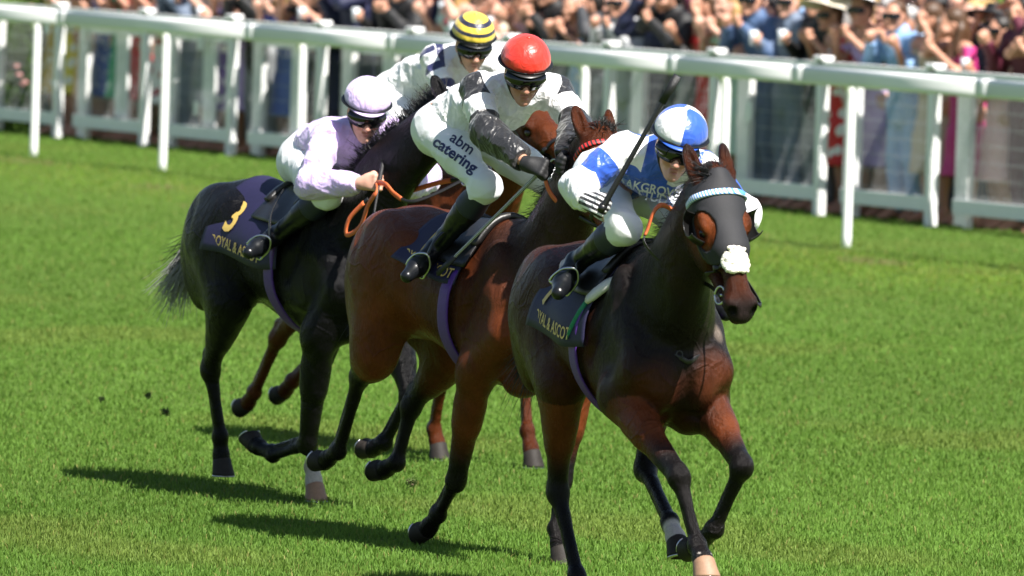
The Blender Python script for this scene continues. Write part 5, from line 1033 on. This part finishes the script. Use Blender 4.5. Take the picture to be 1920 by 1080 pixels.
# lead horse: hood with eye openings and cups, fleece noseband, white pad and green strap of the breast girth
def hood(H):
    Hd = Field(); Hd.ops = [o for o in H.F.ops if o[4] in ('head', 'neck') and not o[5]]; hp = H.hp
    for s in (-1, 1): Hd.el(hp(.215, s * .098, .022), np.array([.094, .07, .074]) * H.hs, H.HR, .006, 'x', True); Hd.rc(hp(-.02, s * .07, .04), hp(-.14, s * .09, .05), .042, .04, .006, tag='x', sub=True)
    o_, hu, hw = H.pose['poll'], H.hu, H.hw
    def clip(X, Y, Z):
        u = ((X - o_[0]) * hu[0] + (Y - o_[1]) * hu[1] + (Z - o_[2]) * hu[2]) / H.hs; w_ = ((X - o_[0]) * hw[0] + (Y - o_[1]) * hw[1] + (Z - o_[2]) * hw[2]) / H.hs
        return np.maximum(np.maximum(-.035 - u, u - (.36 + w_ * .5)), (-.055 - w_) - .0) * H.hs
    lo = hp(.16, 0, -.02) - .34; hi = hp(.16, 0, -.02) + .34; V, Q = Hd.mesh(.0065, .007, None, clip, lo, hi); hd = mesh_from('hood', V, Q, M_HOOD, H.root)
    for s in (-1, 1):
        V = []; NA, NB = 18, 9
        for i in range(NA + 1):
            a = -.2 + 3.5 * i / NA
            for j in range(NB + 1):
                b = j / NB; r = .066 * (1 - .15 * b); V.append(hp(.215 - .02 * b + r * math.cos(a) * .98 - .018, s * (.098 + .058 * math.sin(b * 1.45)), .004 - r * math.sin(a) * (1 - .05 * b) + .03 * b))
        Fc = [(i * (NB + 1) + j, (i + 1) * (NB + 1) + j, (i + 1) * (NB + 1) + j + 1, i * (NB + 1) + j + 1) for i in range(NA) for j in range(NB)]; o = mesh_from('blinker_cup', V, Fc, M_BLACKP, hd); m = o.modifiers.new('t', 'SOLIDIFY'); m.thickness = .004
    return hd
hood(H1)
def fleece(H, u0, u1, a=.58):
    r = np.random.default_rng(4); F = Field(); n = 420; us = r.uniform(u0, u1, n); ph = r.uniform(-a, a, n); e = ((us - (u0 + u1) / 2) / ((u1 - u0) / 2)) ** 2 + (ph / a) ** 2 + r.normal(0, .12, n); m = (e < 1) & (e > .05); P = on_head(H, us[m], ph[m], .007)
    for p_ in P: F.el(p_ + r.normal(0, .002, 3), np.array([.009, .009, .008]) * r.uniform(.7, 1.3), k=.004)
    V, Q = F.mesh(.0032, 0, lambda X, Y, Z: .0025 * np.sin(X * 530) * np.sin(Y * 510 + 1) * np.sin(Z * 550)); mesh_from('sheepskin_noseband', V, Q, M_FLEECE, H.root)
fleece(H1, .328, .430)
pd = [trunk_point(x, -a, .03, 0, 0) for x, a in ((.30, 1.0), (.36, .80), (.43, .62), (.50, .48))]; MB().tube(spline(pd, 6), np.interp(np.linspace(0, 1, 19), [0, .2, .45, .55, .8, 1], [.8, 1.1, 1, .8, 1, .7]), 10, flat=(.075, .03), up=(0, -.7, .6)).build('breast_girth_pad', M_PADW, H1.root, True)
gs = [trunk_point(x, -a, .022, 0, 0) for x, a in ((.30, 1.02), (.285, 1.2), (.25, 1.42), (.22, 1.6))]; MB().tube(spline(gs, 6), 1, 8, flat=(.03, .008), up=(1, 0, 0)).build('girth_strap', M_GREEN, H1.root, True)
bg = [trunk_point(x, -a, .008, 0, 0) for x, a in ((.50, .5), (.58, .85), (.66, 1.15), (.74, 1.45))] + [A3(.835, -.05, 1.14), A3(.855, 0, 1.12), A3(.835, .05, 1.14)] + [trunk_point(x, a, .008, 0, 0) for x, a in ((.74, 1.45), (.66, 1.15), (.58, .85))]
V_, F_ = strap_on(spline(bg, 5), A3(.45, 0, 1.2), None, .02, .005); mesh_from('breastplate', V_, F_, M_LEATHER, H1.root); ring(FR1.x(1274, 664, .872), A3(1, 0, .2), .013, .003, 'breastplate_ring', M_LEATHER, H1.root)

# reins and whips
g1 = J1['grip']; f1x = FR1.x
rein(H1, [H1.bit['R'], f1x(1325, 533, 1.02), f1x(1262, 508, .92), f1x(1212, 462, .88), f1x(1213, 432, .86), f1x(1245, 385, .88), g1['L'] + A3(.03, -.02, 0)], (.62, .98))
rein(H1, [H1.bit['L'], A3(1.25, .16, 1.38), A3(1.02, .15, 1.50), g1['L']], (.6, .98))
whip(FR1, FR1.x(1128, 392, .80), FR1.x(1264, 154, .98), .0125, .0085, 'black whip held upright in the striped glove of the blue and white jockey')
g2 = J2['grip']; f2x = FR2.x
rein(H2, [H2.bit['R'], f2x(1110, 420, 1.12), f2x(1062, 392, .98), f2x(1032, 362, .90), g2['R']], (.62, .97)); rein(H2, [H2.bit['L'], A3(1.2, .15, 1.68), g2['L']], (.55, .97))
whip(FR2, lerp(g2['R'], f2x(828, 506, .30), -.04), f2x(828, 506, .30), .009, .0065, 'whip with a white-flecked shaft pointing back along the bay horse under the red-capped jockey', mat=braid('flecked whip', (.02, .02, .022), (.62, .62, .62), 160))
g3 = J3['grip']; f3x = FR3.x
f3y = FR3.y
rein(H3, [H3.bit['R'], lerp(H3.bit['R'], f3y(768, 378, -.20), .5) - A3(0, .02, .02), f3y(768, 378, -.20), f3y(740, 364, -.21), f3y(722, 345, -.21), g3['R']], (.50, .97)); rein(H3, [g3['R'], f3y(706, 358, -.27), f3y(690, 385, -.28), f3y(675, 425, -.29), f3y(650, 440, -.29), f3y(655, 410, -.28), f3y(690, 372, -.24)], (.05, .97)); rein(H3, [H3.bit['L'], A3(1.2, .15, 1.62), g3['L']], (.5, .95))
_gd = FR3.x(724, 284, .93) - g3['R']; whip(FR3, g3['R'] + _gd * .75, f3y(689, 472, -.33), .0105, .005, 'dark whip hanging down from the bare hand of the lilac jockey')
g4 = J4['grip']; rein(H4, [H4.bit['R'], lerp(H4.bit['R'], g4['R'], .5) - A3(0, 0, .03), g4['R']], (.3, .95)); rein(H4, [H4.bit['L'], lerp(H4.bit['L'], g4['L'], .5) - A3(0, 0, .03), g4['L']], (.3, .95))
# manes and tails
mane(H1, 420, .15, .9, .45, 1.0, -.5, .28, seed=1); forelock(H1, 90, (-.55, -.45, .55), .13)
mane(H2, 260, .13, .8, .5, 1.0, -.5, .3, seed=2); forelock(H2, 120, (-.3, .3, .6), .10)
mane(H3, 620, .13, 1.1, .22, 1.0, -.35, .22, seed=3, sag=.1); mane(H4, 160, .12, .8, .5, 1.0, seed=4)
tail(H1, (-.84, 0, 1.32), (-.20, -.10, -.97), .42, 320, M_HAIR, .0, 11, .05); tail(H2, (-.84, 0, 1.30), (-.18, .10, -.97), .38, 260, M_HAIR, .0, 12, .05)
tail(H3, (-.85, -.02, 1.28), (-.50, -.12, -.55), .34, 30, M_HAIR, .0, 13, .08); tail(H3, (-.92, -.06, 1.20), (-.36, -.16, -.88), .32, 170, M_HAIRG, .0, 14, .09, 'tail_hair'); tail(H4, (-.84, 0, 1.34), (-.4, .1, -.8), .4, 160, M_HAIR, .1, 15, .08)
# lettering on clothes: projected onto the cloth from in front of it
from mathutils.bvhtree import BVHTree
def text_on(obj, txt, size, pt, right, up, into, mat, parent, bold=0.0, off=.003, sub=None):
    V, Fc = text_mesh(txt, size, bold); me = obj.data; bv = BVHTree.FromPolygons([v.co[:] for v in me.vertices], [p.vertices[:] for p in me.polygons]); W = []; d = Vector(into).normalized()
    for a, b, _ in V:
        p = np.asarray(pt) + np.asarray(right) * a + np.asarray(up) * b; hit = bv.ray_cast(Vector(p) - d * .35, d, .8); W.append(np.array(hit[0] - d * off) if hit[0] is not None else np.array(p))
    return mesh_from('lettering', W, Fc, mat, parent, False)
def view_axes(fr): 
    R = np.array([CR @ fr.X, CR @ fr.Y, CR[2]]); U = np.array([CU @ fr.X, CU @ fr.Y, CU[2]]); Fw = np.array([_f @ fr.X, _f @ fr.Y, _f[2]]); return R, U, Fw
M_NAVYT = plain('navy print', (.02, .025, .10), .5, .1, 30); M_WHITET = plain('white print', (.80, .80, .80), .5, .05, 30)
R_, U_, W_ = view_axes(FR2); c_, s_ = math.cos(-.62), math.sin(-.62); rt, ut = R_ * c_ + U_ * s_, -R_ * s_ + U_ * c_
text_on(J2['breech'], 'abm', .072, FR2.x(862, 277, .18), rt, ut, W_, M_NAVYT, J2['breech'], .001); text_on(J2['breech'], 'catering', .072, FR2.x(848, 298, .18), rt, ut, W_, M_NAVYT, J2['breech'], .002)
R_, U_, W_ = view_axes(FR1); c_, s_ = math.cos(-.20), math.sin(-.20); rt, ut = R_ * c_ + U_ * s_, -R_ * s_ + U_ * c_
text_on(J1['silk'], 'OAKGROVE', .050, FR1.x(1212, 360, .45), rt, ut, W_, M_WHITET, J1['silk'], .001); text_on(J1['silk'], 'STUD', .050, FR1.x(1222, 377, .45), rt, ut, W_, M_WHITET, J1['silk'], .001)
for px, py, f_, x, s_, lab in CLODS: clod(px, py, globals()[f_], x, s_, lab, px)
